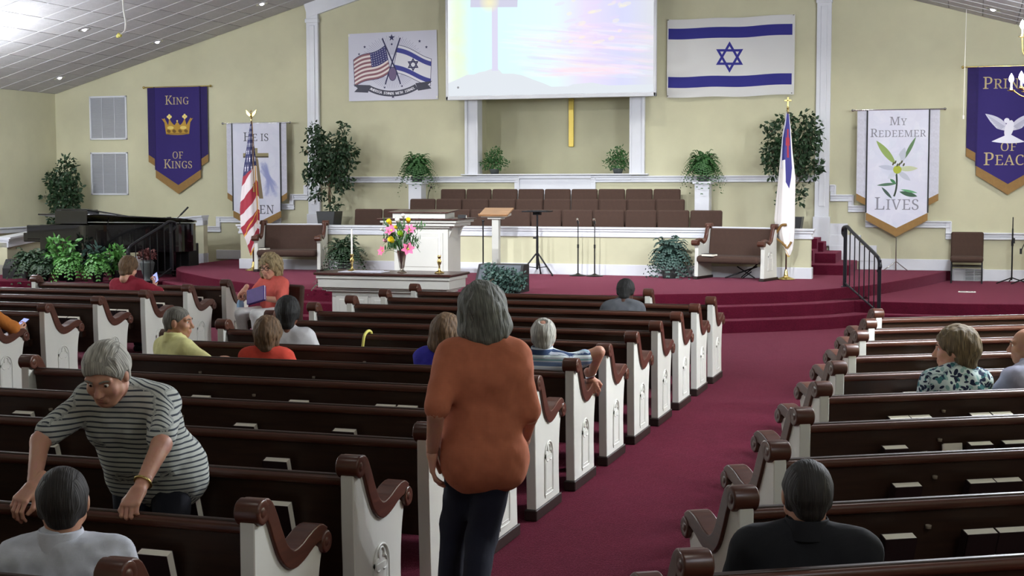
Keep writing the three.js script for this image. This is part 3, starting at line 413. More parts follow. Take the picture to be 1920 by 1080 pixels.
// ---------------------------------------------------------------- handrails
{
  const rail = (name, label, top, bot, yT, yB, baseT, baseB, n) => {
    const t = thing('handrail', label, 'handrail', [top[0], 0, top[1]]), dx = bot[0] - top[0], dz = bot[1] - top[1], at = (u, y) => [dx * u, y, dz * u], d = Math.hypot(dx, dz);
    mesh('rail', tube([at(-0.02 / d, yT - 0.13), at(-0.1 / d, yT - 0.08), at(-0.08 / d, yT), at(0.06, yT + 0.02), at(0.2, yT - (yT - yB) * 0.12), at(0.9, yB + 0.06), at(0.99, yB - 0.02), at(1.02, yB - 0.1), at(0.97, yB - 0.16)], 0.026, 60), M.rail_metal, t);
    mesh('post', rbox2(-0.025, 0.025, baseT, yT, -0.025, 0.025, 0.004), M.rail_metal, t); mesh('post', rbox2(dx - 0.025, dx + 0.025, baseB, yB, dz - 0.025, dz + 0.025, 0.004), M.rail_metal, t);
    for (let i = 1; i < n; i++) { const u = i / n; mesh('baluster', bar(at(u, baseT + (baseB - baseT) * u + 0.06), at(u, yT + (yB - yT) * u), 0.0085), M.rail_metal, t); }
    mesh('bottom_rail', bar(at(0, baseT + 0.06), at(1, baseB + 0.06), 0.014), M.rail_metal, t);
    for (const [u, y] of [[0, baseT], [1, baseB]]) mesh('foot_plate', rb(0.1, 0.012, 0.1, 0.003, dx * u, y + 0.006, dz * u), M.rail_metal, t);
  };
  rail('handrail', 'black iron handrail with balusters beside the steps at the white flag', [-1.78, -21.55], [-1.22, -20.42], 1.36, 0.96, HS, HT, 7);
  rail('handrail', 'black iron handrail with a curled end beside the grand piano', [-13.36, -22.12], [-13.64, -21.2], 1.34, 0.93, HS, 0.0, 6);
}
// ---------------------------------------------------------------- plants
class Leafer { // collects many small leaves in one geometry
  constructor() { this.p = []; this.i = []; }
  leaf(o, dir, up, l, w, bend = 0.2) {
    const s = dir.clone().cross(up).normalize(), n = s.clone().cross(dir).normalize(), b = this.p.length / 3, q = (u, v, h) => { const a = o.clone().addScaledVector(dir, u * l).addScaledVector(s, v * w).addScaledVector(n, h * l); this.p.push(a.x, a.y, a.z); };
    q(0, 0, 0); q(0.35, -0.5, 0.05); q(0.4, 0, -0.04); q(0.35, 0.5, 0.05); q(0.75, -0.33, -bend * 0.5 + 0.02); q(0.75, 0.33, -bend * 0.5 + 0.02); q(1, 0, -bend);
    this.i.push(b, b + 2, b + 1, b, b + 3, b + 2, b + 1, b + 2, b + 4, b + 2, b + 3, b + 5, b + 2, b + 5, b + 4, b + 4, b + 5, b + 6);
  }
  build() { const g = new THREE.BufferGeometry(); g.setAttribute('position', new THREE.BufferAttribute(new Float32Array(this.p), 3)); g.setIndex(this.i); g.computeVertexNormals(); return g; }
}
const rdir = (r) => { const a = r() * 6.283, z = r() * 2 - 1, s = Math.sqrt(1 - z * z); return V(s * Math.cos(a), z, s * Math.sin(a)); };
function pot(t, kind, r, h, m) { mesh('pot', kind === 'square' ? poly([[-r, 0], [r, 0], [r, 0], [r, 0]].slice(0, 0).concat([[-0.72 * r, 0], [0.72 * r, 0], [r, h], [-r, h]]), r * 1.9, 0.004).translate(0, 0, -r * 0.95) : lathe([[0.001, 0], [r * 0.72, 0], [r * 0.98, h * 0.9], [r * 1.05, h * 0.9], [r * 1.05, h], [r * 0.93, h], [r * 0.9, h * 0.85], [0.001, h * 0.85]], 24), m, t); mesh('soil', cyl(r * 0.88, r * 0.88, 0.02, 0, h * 0.86, 0), M.soil, t); }
// arching fern: fronds with pairs of leaflets
function fern(name, label, pos, R, H, n, seed, m, o = {}) {
  const t = thing(name, label, o.cat ?? 'fern', pos, 0, o.group), r = rng(seed), L2 = new Leafer(), ph = o.pot ?? 0.12, pr = o.pr ?? 0.11;
  if (!o.noPot) pot(t, 'round', pr, ph, o.potM ?? M.pot_grey);
  for (let k = 0; k < n; k++) {
    const a = k * 2.39996, q = Math.sqrt((k + 0.5) / n), reach = R * (0.35 + 0.65 * q) * (0.85 + r() * 0.25), top = H * (1.05 - 0.6 * q * q) * (0.85 + r() * 0.25), drop = (o.droop ?? 0.6) * H * q * q * (0.6 + r() * 0.8), c = Math.cos(a), s = Math.sin(a);
    const pt = (u) => V(c * reach * u, ph + top * Math.sin(Math.min(1, u * 1.15) * Math.PI * 0.5) - drop * u * u * u, s * reach * u * (o.sz ?? 1));
    const N = o.leaflets ?? 13;
    for (let i = 1; i <= N; i++) { const u = i / N, p = pt(u), d = pt(Math.min(1.02, u + 0.03)).sub(pt(u - 0.03)).normalize(), side = d.clone().cross(V(0, 1, 0)).normalize(), up = side.clone().cross(d), len = (o.ll ?? 0.075) * (1.1 - 0.75 * u) * (0.8 + r() * 0.4); for (const g of [-1, 1]) L2.leaf(p, side.clone().multiplyScalar(g).addScaledVector(d, 0.5).addScaledVector(V(0, -1, 0), 0.15 + r() * 0.2).normalize(), up, len, o.lw ?? 0.022, 0.15); }
    L2.leaf(pt(0.05), pt(0.6).sub(pt(0.05)).normalize(), V(0, 1, 0.01), pt(0.6).distanceTo(pt(0.05)), 0.008, 0.0);
  }
  const f = mesh('fronds', L2.build(), m, t); f.userData.kind = 'stuff'; return t;
}
// bushy crown: leaf clusters spread through a set of ellipsoids
function crown(name, blobs, count, l, w, seed, m, parent, drop = 0.5) {
  const r = rng(seed), L2 = new Leafer(), vol = blobs.map((b) => b[3] * b[4] * b[5]), tot = vol.reduce((a, b) => a + b, 0);
  blobs.forEach((b, k) => { const n = Math.round(count * vol[k] / tot); for (let i = 0; i < n; i++) { const d = rdir(r), q = Math.pow(r(), 0.45), p = V(b[0] + d.x * b[3] * q, b[1] + d.y * b[4] * q, b[2] + d.z * b[5] * q), e = d.clone().multiplyScalar(0.6).add(rdir(r).multiplyScalar(0.8)).add(V(0, -drop, 0)).normalize(); L2.leaf(p, e, rdir(r), l * (0.7 + r() * 0.6), w * (0.7 + r() * 0.6), 0.2); } });
  const f = mesh(name, L2.build(), m, parent); f.userData.kind = 'stuff'; return f;
}
function ficus(label, pos, blobs, count, seed, m, o = {}) {
  const t = thing('ficus_tree', label, 'tree', pos), r = rng(seed + 1), ph = o.ph ?? 0.3;
  if (!o.noPot) pot(t, 'square', 0.19, ph, M.pot_black);
  const br = [tube([[0.0, ph * 0.8, 0], [0.025, ph + 0.25, 0.01], [-0.01, ph + 0.6, 0], [0.03, ph + 1.2, 0.02]], 0.016, 20, 7), tube([[0.03, ph * 0.8, 0.02], [-0.02, ph + 0.3, -0.01], [0.03, ph + 0.65, 0.02], [-0.04, ph + 1.2, 0]], 0.013, 20, 7)];
  for (const b of blobs) { br.push(tube([[0.01, ph + 0.45, 0], [b[0] * 0.5, (b[1] + ph + 0.45) / 2 + 0.05, b[2] * 0.5], [b[0], b[1], b[2]]], 0.007, 10, 5)); for (let k = 0; k < 3; k++) { const d = rdir(r); br.push(tube([[b[0], b[1], b[2]], [b[0] + d.x * b[3] * 0.8, b[1] + d.y * b[4] * 0.8, b[2] + d.z * b[5] * 0.8]], 0.003, 4, 4)); } }
  mesh('trunk', br, M.bark, t); crown('foliage', blobs, count, o.l ?? 0.085, o.w ?? 0.046, seed, m, t); return t;
}
// tall ficus beside the first pilaster, seen behind the choir rail
ficus('tall ficus tree in a square black pot beside the choir chairs', [-11.83, 1.06, -25.35], [[0.0, 1.45, 0, 0.42, 0.5, 0.28], [-0.28, 1.85, 0.0, 0.17, 0.3, 0.2], [0.3, 1.95, 0, 0.1, 0.28, 0.15], [0.36, 1.5, 0, 0.25, 0.3, 0.2], [-0.33, 1.15, 0, 0.22, 0.28, 0.2], [0.26, 1.0, 0, 0.24, 0.24, 0.2], [-0.25, 0.75, 0.02, 0.18, 0.14, 0.15], [0.12, 0.55, 0.05, 0.16, 0.16, 0.12], [0.56, 1.6, 0, 0.1, 0.05, 0.08], [-0.48, 1.6, 0, 0.1, 0.1, 0.08]], 2300, 21, M.leaf_dark, { ph: 0.42 });
ficus('loose leaved ficus tree half hidden behind the white gold-fringed flag', [-3.02, 1.06, -25.42], [[0.0, 1.5, 0, 0.34, 0.45, 0.26], [-0.34, 1.5, 0.04, 0.2, 0.5, 0.2], [0.32, 1.75, 0, 0.22, 0.34, 0.2], [0.3, 1.2, 0, 0.22, 0.22, 0.18], [-0.1, 2.05, 0, 0.2, 0.14, 0.14], [0.22, 2.05, 0, 0.2, 0.15, 0.12], [-0.4, 1.95, 0.02, 0.17, 0.1, 0.1], [-0.12, 0.65, 0.05, 0.13, 0.4, 0.12], [0.44, 1.3, 0, 0.12, 0.1, 0.1], [0.15, 0.8, 0.03, 0.1, 0.3, 0.1]], 2000, 31, M.leaf_dark, { ph: 0.36 });
ficus('dark ficus tree in the room corner behind the grand piano', [-17.72, HP, -25.25], [[0.0, 1.4, 0, 0.36, 0.45, 0.26], [0.1, 1.95, 0, 0.24, 0.34, 0.2], [-0.22, 1.8, 0, 0.2, 0.22, 0.18], [0.0, 0.95, 0.02, 0.36, 0.25, 0.22], [0.28, 1.55, 0, 0.16, 0.25, 0.15], [-0.4, 1.42, 0, 0.14, 0.08, 0.1], [0.1, 0.7, 0, 0.3, 0.2, 0.2]], 2200, 41, M.leaf_dark, { ph: 0.3 });
// ferns on white pedestals, against the wall rail
for (const [x, lb, seed] of [[-10.07, 'bushy fern on a white pedestal near the crossed flags poster', 51], [-4.6, 'bushy fern on a white pedestal beneath the large blue and white flag', 52]]) {
  const p = thing('pedestal', 'white square pedestal holding a fern ' + (x < -7 ? 'near the crossed flags poster' : 'beneath the large blue and white flag'), 'pedestal', [x, 1.06, -25.5], 0, 'fern pedestals');
  mesh('shaft', rb(0.26, 0.88, 0.26, 0.006, 0, 0.5, 0), M.white_paint, p); mesh('cap', rb(0.33, 0.04, 0.33, 0.008, 0, 0.96, 0), M.white_paint, p); mesh('base', rb(0.33, 0.06, 0.33, 0.008, 0, 0.03, 0), M.white_paint, p);
  fern('potted_fern', lb, [x, 2.04, -25.5], 0.42, 0.44, 150, seed, M.leaf_mid, { pot: 0.1, pr: 0.12, ll: 0.07, lw: 0.022, droop: 0.95, leaflets: 15, sz: 0.7, group: 'ferns on pedestals' });
}
// round bushes on the recess sill
for (const [x, lb, seed] of [[-8.67, 'small leafy bush on the recess sill near the ferned poster side', 61], [-6.27, 'small leafy bush on the recess sill beneath the brass cross', 62]]) {
  const t = thing('potted_bush', lb.replace('near the ferned poster side', 'away from the brass cross'), 'plant', [x, 2.185, -25.95], 0, 'bushes on the recess sill'); pot(t, 'round', 0.1, 0.1, M.pot_grey);
  crown('foliage', [[0, 0.2, 0, 0.29, 0.14, 0.13], [0, 0.32, 0, 0.2, 0.15, 0.12], [0.02, 0.43, 0, 0.1, 0.1, 0.1]], 620, 0.05, 0.024, seed, M.leaf_mid, t, 0.2);
}
fern('potted_fern', 'large dark fern on the stage floor between a padded bench and the pulpit', [-10.25, HS, -22.55], 0.46, 0.46, 90, 71, M.leaf_dark, { pot: 0.14, pr: 0.14, ll: 0.09, lw: 0.03, droop: 0.95, potM: M.pot_grey });
fern('potted_fern', 'large dark fern before the choir rail, beside the bench of the white flag', [-4.62, HS, -22.7], 0.43, 0.5, 95, 72, M.leaf_blue, { pot: 0.15, pr: 0.15, ll: 0.1, lw: 0.032, droop: 0.95, potM: M.pot_grey });
fern('fern_spray', 'low spray of dark fern on the stage edge beside the communion table', [-8.78, HS, -19.1], 0.42, 0.22, 45, 73, M.leaf_dark, { pot: 0.06, pr: 0.1, ll: 0.08, lw: 0.026, droop: 0.95, potM: M.pot_black, cat: 'plant' });
// ivy garland over the floor monitor
{ const t = thing('ivy_garland', 'dark green ivy garland spread over the front of the wedge loudspeaker', 'garland', [-6.3, HS, -18.99]); crown('foliage', [[0, 0.12, 0, 0.34, 0.13, 0.09], [0.05, 0.26, -0.06, 0.26, 0.1, 0.08], [-0.12, 0.32, -0.08, 0.13, 0.1, 0.06], [-0.38, 0.04, 0.0, 0.12, 0.05, 0.08], [0.32, 0.18, 0, 0.1, 0.14, 0.08]], 1150, 0.05, 0.034, 81, M.leaf_blue, t, 0.3); mesh('vine', tube([[-0.42, 0.03, 0], [-0.15, 0.15, 0.04], [0.1, 0.25, -0.02], [0.36, 0.1, 0.03]], 0.006, 20, 5), M.bark, t); }
// pots of plants massed before the piano
{
  const q = [['leafy_fern', 'dark drooping fern at the end of the plant group, next to the small black loudspeaker', -15.8, -21.5, 0.45, 0.5, M.leaf_dark, 'f', 91], ['rubber_plant', 'tall broad leaved plant, highest of the group before the piano', -15.15, -21.5, 0.33, 0.8, M.leaf_bright, 'c', 92], ['leafy_fern', 'bright strap leaved plant in the middle of the group before the piano', -14.9, -21.35, 0.36, 0.42, M.leaf_bright, 'f', 93], ['leafy_plant', 'grey green plant with pale leaves below the piano lid', -14.5, -21.55, 0.26, 0.62, M.leaf_blue, 'c', 94], ['leafy_fern', 'bright green spider plant nearest the black handrail', -14.38, -21.4, 0.3, 0.42, M.leaf_bright, 'f', 95], ['rubber_plant', 'small broad leaved plant beside the black handrail', -14.15, -21.62, 0.18, 0.64, M.leaf_bright, 'c', 96], ['leafy_fern', 'low dark fern filling the front of the plant group', -15.42, -21.32, 0.3, 0.34, M.leaf_dark, 'f', 97]];
  for (const [n, lb, x, z, R, H, m, k, seed] of q) {
    if (k === 'f') fern(n, lb, [x, HP, z], R, H - 0.1, 62, seed, m, { pot: 0.16, pr: 0.1, ll: 0.13, lw: 0.034, droop: 0.9, leaflets: 10, potM: M.pot_black, cat: 'plant' });
    else { const t = thing(n, lb, 'plant', [x, HP, z]); pot(t, 'round', 0.1, 0.2, M.pot_black); mesh('stem', [tube([[0, 0.15, 0], [0.03, H * 0.5, 0], [0, H * 0.9, 0]], 0.01, 8, 5), tube([[0, 0.15, 0], [-0.08, H * 0.5, 0.03], [-0.12, H * 0.8, 0.02]], 0.008, 8, 5)], M.bark, t); crown('foliage', [[0, H * 0.8, 0, R * 0.75, H * 0.2, R * 0.6], [0.02, H * 0.52, 0, R, H * 0.26, R * 0.7]], 210, 0.12, 0.058, seed, m, t, 0.25); }
  }
  const u = thing('flower_urn', 'dark urn of reddish blooms beside the foot of the piano handrail', 'urn', [-13.62, HP, -21.75]);
  mesh('urn', lathe([[0.001, 0], [0.1, 0], [0.1, 0.03], [0.05, 0.06], [0.09, 0.14], [0.13, 0.32], [0.12, 0.34], [0.09, 0.36], [0.11, 0.38], [0.1, 0.38], [0.05, 0.3], [0.001, 0.3]], 20), M.pot_grey, u);
  std('dusty_red', '#5c2c2a', 0.7, { side: THREE.DoubleSide }); crown('blooms', [[0, 0.46, 0, 0.17, 0.1, 0.14]], 240, 0.05, 0.034, 99, M.dusty_red, u, 0);
}
// ---------------------------------------------------------------- screen with its projected picture
{
  const W = 4.03, H = 2.27, x0 = -9.511, y0 = 3.575, z = -25.62;
  const tex = canvasTex(1280, 720, (g, w, h) => {
    const r = rng(3); let gr = g.createLinearGradient(0, 0, w, 0); gr.addColorStop(0, '#f0f2f6'); gr.addColorStop(0.05, '#e6ffe0'); gr.addColorStop(0.13, '#d8feff'); gr.addColorStop(0.5, '#e2fdff'); gr.addColorStop(0.68, '#e8def8'); gr.addColorStop(0.85, '#d6d8fa'); gr.addColorStop(1, '#dcdfe6'); g.fillStyle = gr; g.fillRect(0, 0, w, h);
    for (let i = 0; i < 260; i++) { const x = 500 + r() * 760, y = 300 + r() * 310, l = 40 + r() * 180, t = 3 + r() * 12; g.fillStyle = ['rgba(255,222,245,0.16)', 'rgba(240,248,255,0.2)', 'rgba(214,206,250,0.16)', 'rgba(255,240,220,0.12)'][i % 4]; g.beginPath(); g.ellipse(x, y, l, t, 0.06 + r() * 0.1, 0, 7); g.fill(); }
    for (let i = 0; i < 40; i++) { g.fillStyle = i % 2 ? 'rgba(240,255,170,0.06)' : 'rgba(255,230,205,0.05)'; g.beginPath(); g.ellipse(20 + r() * 80, 150 + r() * 440, 36, 26, 0, 0, 7); g.fill(); }
    for (let i = 0; i < 50; i++) { g.fillStyle = i % 2 ? 'rgba(255,245,205,0.35)' : 'rgba(232,214,250,0.35)'; g.beginPath(); g.ellipse(700 + r() * 420, 60 + r() * 360, 12 + r() * 30, 6 + r() * 8, -0.2, 0, 7); g.fill(); }
    for (let i = 0; i < 34; i++) { g.fillStyle = 'rgba(255,218,232,0.11)'; g.beginPath(); g.ellipse(560 + r() * 520, 560 + r() * 50, 60 + r() * 90, 6 + r() * 8, 0, 0, 7); g.fill(); }
    g.fillStyle = '#dde3ea'; g.beginPath(); g.moveTo(0, 640); [[30, 628], [70, 612], [120, 590], [170, 588], [200, 576], [240, 570], [268, 560], [284, 556], [318, 556], [334, 570], [350, 588], [420, 590], [470, 600], [540, 628], [600, 650], [660, 676], [760, 676], [790, 664], [850, 660], [910, 656], [960, 668], [1010, 676], [1280, 676]].forEach(([a, b]) => g.lineTo(a, b)); g.lineTo(1280, 720); g.lineTo(0, 720); g.fill();
    g.fillStyle = '#dad7ee'; g.fillRect(283, 60, 38, 510); g.save(); g.translate(306, 158); g.rotate(0.035); g.fillStyle = '#cfcfe4'; g.fillRect(-160, -26, 300, 46); g.restore();
    for (let i = 8; i > 0; i--) { g.fillStyle = `rgba(255,246,190,${0.14})`; g.beginPath(); g.arc(268, 146, i * 8, 0, 7); g.fill(); }
    g.fillStyle = '#8f9094'; g.beginPath(); g.arc(64, 668, 7, 0, 7); g.fill();
  });
  const t = thing('projection_screen', 'large wall screen showing a bright cross on a hill', 'screen', [x0 + W / 2, y0 + H / 2, z]);
  const m = new THREE.MeshStandardMaterial({ color: 0x0c0c0c, roughness: 0.9 }); m.name = 'screen_picture'; m.emissive.set('#ffffff'); m.emissiveMap = tex; m.emissiveIntensity = 0.52;
  mesh('picture', planarUV(bx(W - 0.1, H - 0.12, 0.008, 0, 0.02, 0.036), -W / 2 + 0.05, -H / 2 + 0.06 + 0.02, W - 0.1, H - 0.12), m, t, true);
  mesh('frame', [rbox2(-W / 2, W / 2, -H / 2, -H / 2 + 0.075, -0.03, 0.05, 0.01), rbox2(-W / 2, W / 2, H / 2 - 0.04, H / 2, -0.03, 0.05, 0.01), rbox2(-W / 2, -W / 2 + 0.05, -H / 2, H / 2, -0.03, 0.05, 0.01), rbox2(W / 2 - 0.05, W / 2, -H / 2, H / 2, -0.03, 0.05, 0.01), box2(-W / 2 + 0.02, W / 2 - 0.02, -H / 2 + 0.02, H / 2 - 0.02, -0.03, 0.03)], M.white_paint, t);
  mesh('bracket', [box2(-1.5, -1.4, -0.2, 0.2, -0.28, -0.03), box2(1.4, 1.5, -0.2, 0.2, -0.28, -0.03)], M.black_metal, t);
  const rl = new THREE.RectAreaLight(0xe8f2ff, L.screen, W - 0.1, H - 0.12); rl.position.set(0, 0.02, 0.06); rl.rotation.y = Math.PI; t.add(rl); rl.name = 'screen_light';
}
// ---------------------------------------------------------------- brass cross hung in the recess
{
  const t = thing('wall_cross', 'tall golden cross hanging in the recess, its foot showing below the screen', 'cross', [-7.47, 3.58, -26.76]);
  mesh('upright', rb(0.1, 1.62, 0.05, 0.008, 0.085, -0.06, 0), M.gold_satin, t); mesh('crossbar', rb(0.9, 0.1, 0.05, 0.008, 0.085, 0.35, 0), M.gold_satin, t); mesh('mount', bx(0.06, 0.5, 0.03, 0.085, 0.1, -0.03), M.black_metal, t);
}
// ---------------------------------------------------------------- crossed-flags poster
const starPath = (g, x, y, R, n = 5, k = 0.42, a0 = -Math.PI / 2) => { g.beginPath(); for (let i = 0; i < n * 2; i++) { const q = i % 2 ? R * k : R, a = a0 + i * Math.PI / n; g.lineTo(x + q * Math.cos(a), y + q * Math.sin(a)); } g.closePath(); };
{
  const tex = canvasTex(1024, 740, (g, w, h) => {
    g.fillStyle = '#cfcfdc'; g.fillRect(0, 0, w, h); g.lineCap = 'round'; const navy = '#23234e';
    g.strokeStyle = '#8c8ca6'; g.lineWidth = 3; for (let i = 0; i < 46; i++) { const a = -Math.PI * (0.02 + 0.96 * i / 45), R0 = 120, R1 = 330 + (i % 2) * 22; g.beginPath(); g.moveTo(505 + R0 * Math.cos(a), 345 + R0 * 0.8 * Math.sin(a)); g.lineTo(505 + R1 * Math.cos(a), 345 + R1 * 0.85 * Math.sin(a)); g.stroke(); }
    for (let i = 0; i < 26; i++) { const a = Math.PI * (0.15 + 0.7 * i / 25); g.beginPath(); g.moveTo(505 + 120 * Math.cos(a), 420 + 90 * Math.sin(a)); g.lineTo(505 + 260 * Math.cos(a), 420 + 190 * Math.sin(a)); g.stroke(); }
    // waving flags: columns follow a curve
    const wave = (u, v, s) => { const x = s < 0 ? 470 - u * 400 : 545 + u * 400, dip = s < 0 ? -150 * (1 - u) + 18 * Math.sin(u * 6) : -150 * (1 - u) - 12 * Math.sin(u * 5.5); const tilt = s < 0 ? (1 - u) * -10 : 0; return [x + (v - 0.5) * (s < 0 ? 60 : -60) * (1 - u * 0.8) + tilt, 300 + dip + v * 285 + u * 0]; };
    const quad = (s, u0, u1, v0, v1, c) => { g.fillStyle = c; g.beginPath(); for (let i = 0; i <= 16; i++) g.lineTo(...wave(u0 + (u1 - u0) * i / 16, v0, s)); for (let i = 16; i >= 0; i--) g.lineTo(...wave(u0 + (u1 - u0) * i / 16, v1, s)); g.fill(); };
    for (let i = 0; i < 13; i++) quad(-1, 0, 1, i / 13, (i + 1) / 13 + 0.004, i % 2 ? '#e4d8d4' : '#8a5a62'); quad(-1, 0, 0.48, 0, 0.54, '#33336c'); g.fillStyle = '#dadae8'; for (let a = 0; a < 7; a++) for (let b = 0; b < 6; b++) { const [x, y] = wave(0.04 + a * 0.068, 0.05 + b * 0.085, -1); starPath(g, x, y, 7); g.fill(); }
    quad(1, 0, 1, 0, 1, '#dcdce2'); quad(1, 0, 1, 0.1, 0.27, '#343a8c'); quad(1, 0, 1, 0.73, 0.9, '#343a8c');
    const [sx, sy] = wave(0.5, 0.5, 1); g.strokeStyle = navy; g.lineWidth = 13; for (const f of [1, -1]) { g.beginPath(); for (let i = 0; i < 4; i++) { const a = -f * Math.PI / 2 + i * 2 * Math.PI / 3; g.lineTo(sx + 58 * Math.cos(a), sy + 58 * Math.sin(a)); } g.closePath(); g.stroke(); }
    g.strokeStyle = navy; g.lineWidth = 5; for (const s of [-1, 1]) { g.beginPath(); for (let i = 0; i <= 16; i++) g.lineTo(...wave(i / 16, 0, s)); for (let i = 16; i >= 0; i--) g.lineTo(...wave(i / 16, 1, s)); g.closePath(); g.stroke(); }
    g.lineWidth = 15; g.beginPath(); g.moveTo(400, 80); g.lineTo(560, 440); g.lineTo(600, 560); g.stroke(); g.beginPath(); g.moveTo(600, 80); g.lineTo(470, 440); g.lineTo(430, 560); g.stroke(); g.fillStyle = '#6a5a7c'; g.beginPath(); g.ellipse(512, 455, 44, 72, 0, 0, 7); g.fill(); g.lineWidth = 6; g.stroke();
    g.fillStyle = navy; for (const [x, y, R] of [[505, 70, 38], [505, 140, 16], [195, 160, 17], [130, 235, 15], [820, 118, 18], [896, 182, 17], [420, 598, 15], [618, 588, 15], [515, 716 - 20, 24]]) { starPath(g, x, y, R); g.fill(); }
    // ribbon with its words
    g.fillStyle = '#3c3c4c'; g.beginPath(); g.moveTo(60, 560); g.lineTo(250, 570); g.lineTo(230, 650); g.lineTo(70, 640); g.lineTo(110, 600); g.fill(); g.beginPath(); g.moveTo(960, 540); g.lineTo(770, 560); g.lineTo(800, 640); g.lineTo(950, 620); g.lineTo(910, 580); g.fill();
    g.strokeStyle = '#3c3c4c'; g.lineWidth = 62; g.lineCap = 'butt'; g.beginPath(); g.arc(508, 80, 585, Math.PI * 0.655, Math.PI * 0.345, true); g.stroke();
    g.fillStyle = '#e8e8f0'; g.font = 'bold 38px sans-serif'; g.textAlign = 'center'; const s = 'AMERICA STANDS WITH ISRAEL', n = s.length; for (let i = 0; i < n; i++) { const a = Math.PI * 0.5 + (0.5 - (i + 0.5) / n) * Math.PI * 0.285; g.save(); g.translate(508 + 583 * Math.cos(a), 80 + 583 * Math.sin(a)); g.rotate(a - Math.PI / 2); g.fillText(s[i], 0, 14); g.restore(); }
  });
  const t = thing('wall_poster', 'white poster of crossed flags with a dark ribbon of words', 'poster', [-10.72, 4.26, ZB + 0.012]);
  const m = std('poster_print', '#ffffff', 0.6, { map: tex }); const g = poly([[-0.915, -0.645], [0.94, -0.64], [0.915, 0.672], [-0.915, 0.652]], 0.006);
  mesh('sheet', planarUV(g, -0.93, -0.65, 1.87, 1.33), m, t, true); mesh('tape', [bx(0.03, 0.05, 0.004, 0.92, -0.6, 0.011), bx(0.03, 0.04, 0.004, -0.9, 0.62, 0.01)], M.cord_white, t);
}
// ---------------------------------------------------------------- blue and white flag pinned to the wall
{
  const W = 2.28, H = 1.4, tex = canvasTex(1024, 640, (g, w, h) => { g.fillStyle = '#d0d0ce'; g.fillRect(0, 0, w, h); g.fillStyle = '#27267c'; g.fillRect(10, 74, w - 30, 88); g.fillRect(10, 470, w - 30, 90); g.strokeStyle = '#2b2a86'; g.lineWidth = 19; g.lineJoin = 'miter'; for (const f of [1, -1]) { g.beginPath(); for (let i = 0; i < 3; i++) { const a = -f * Math.PI / 2 + i * 2 * Math.PI / 3; g.lineTo(508 + 108 * Math.cos(a), 318 + 108 * Math.sin(a)); } g.closePath(); g.stroke(); } });
  const t = thing('wall_flag', 'large white wall flag with two blue bars and a six pointed star', 'flag', [-4.2, 4.268, ZB + 0.03]);
  const g = new THREE.PlaneGeometry(W, H, 60, 36), p = g.attributes.position, r = rng(4);
  for (let i = 0; i < p.count; i++) { const x = p.getX(i) / W + 0.5, y = p.getY(i) / H + 0.5; let z = 0.012 * Math.sin(x * 9 + y * 2) + 0.008 * Math.sin(x * 21 + y * 5); const d = Math.hypot((x - 0.02) * 1.6, (y - 1)); z += 0.012 * Math.sin(d * 30) * Math.exp(-Math.pow((x - 0.1) / 0.22, 2)) * (1 - y); z += 0.014 * Math.abs(Math.sin(x * 11)) * Math.max(0, 0.16 - y) * 5; p.setZ(i, z + 0.01); p.setY(i, p.getY(i) - 0.012 * Math.sin(x * Math.PI) * 1 + 0.012 * (x - 0.5) - 0.008 * Math.sin(x * 13)); }
  g.computeVertexNormals(); const m = std('flag_print', '#ffffff', 0.8, { map: tex, side: THREE.DoubleSide }); mesh('cloth', g, m, t, true);
  mesh('pin', [[-1.12, 0.68], [1.12, 0.69], [-1.12, -0.68], [1.1, -0.67]].map(([x, y]) => sph(0.012, x, y, 0.03)), M.chrome, t);
}
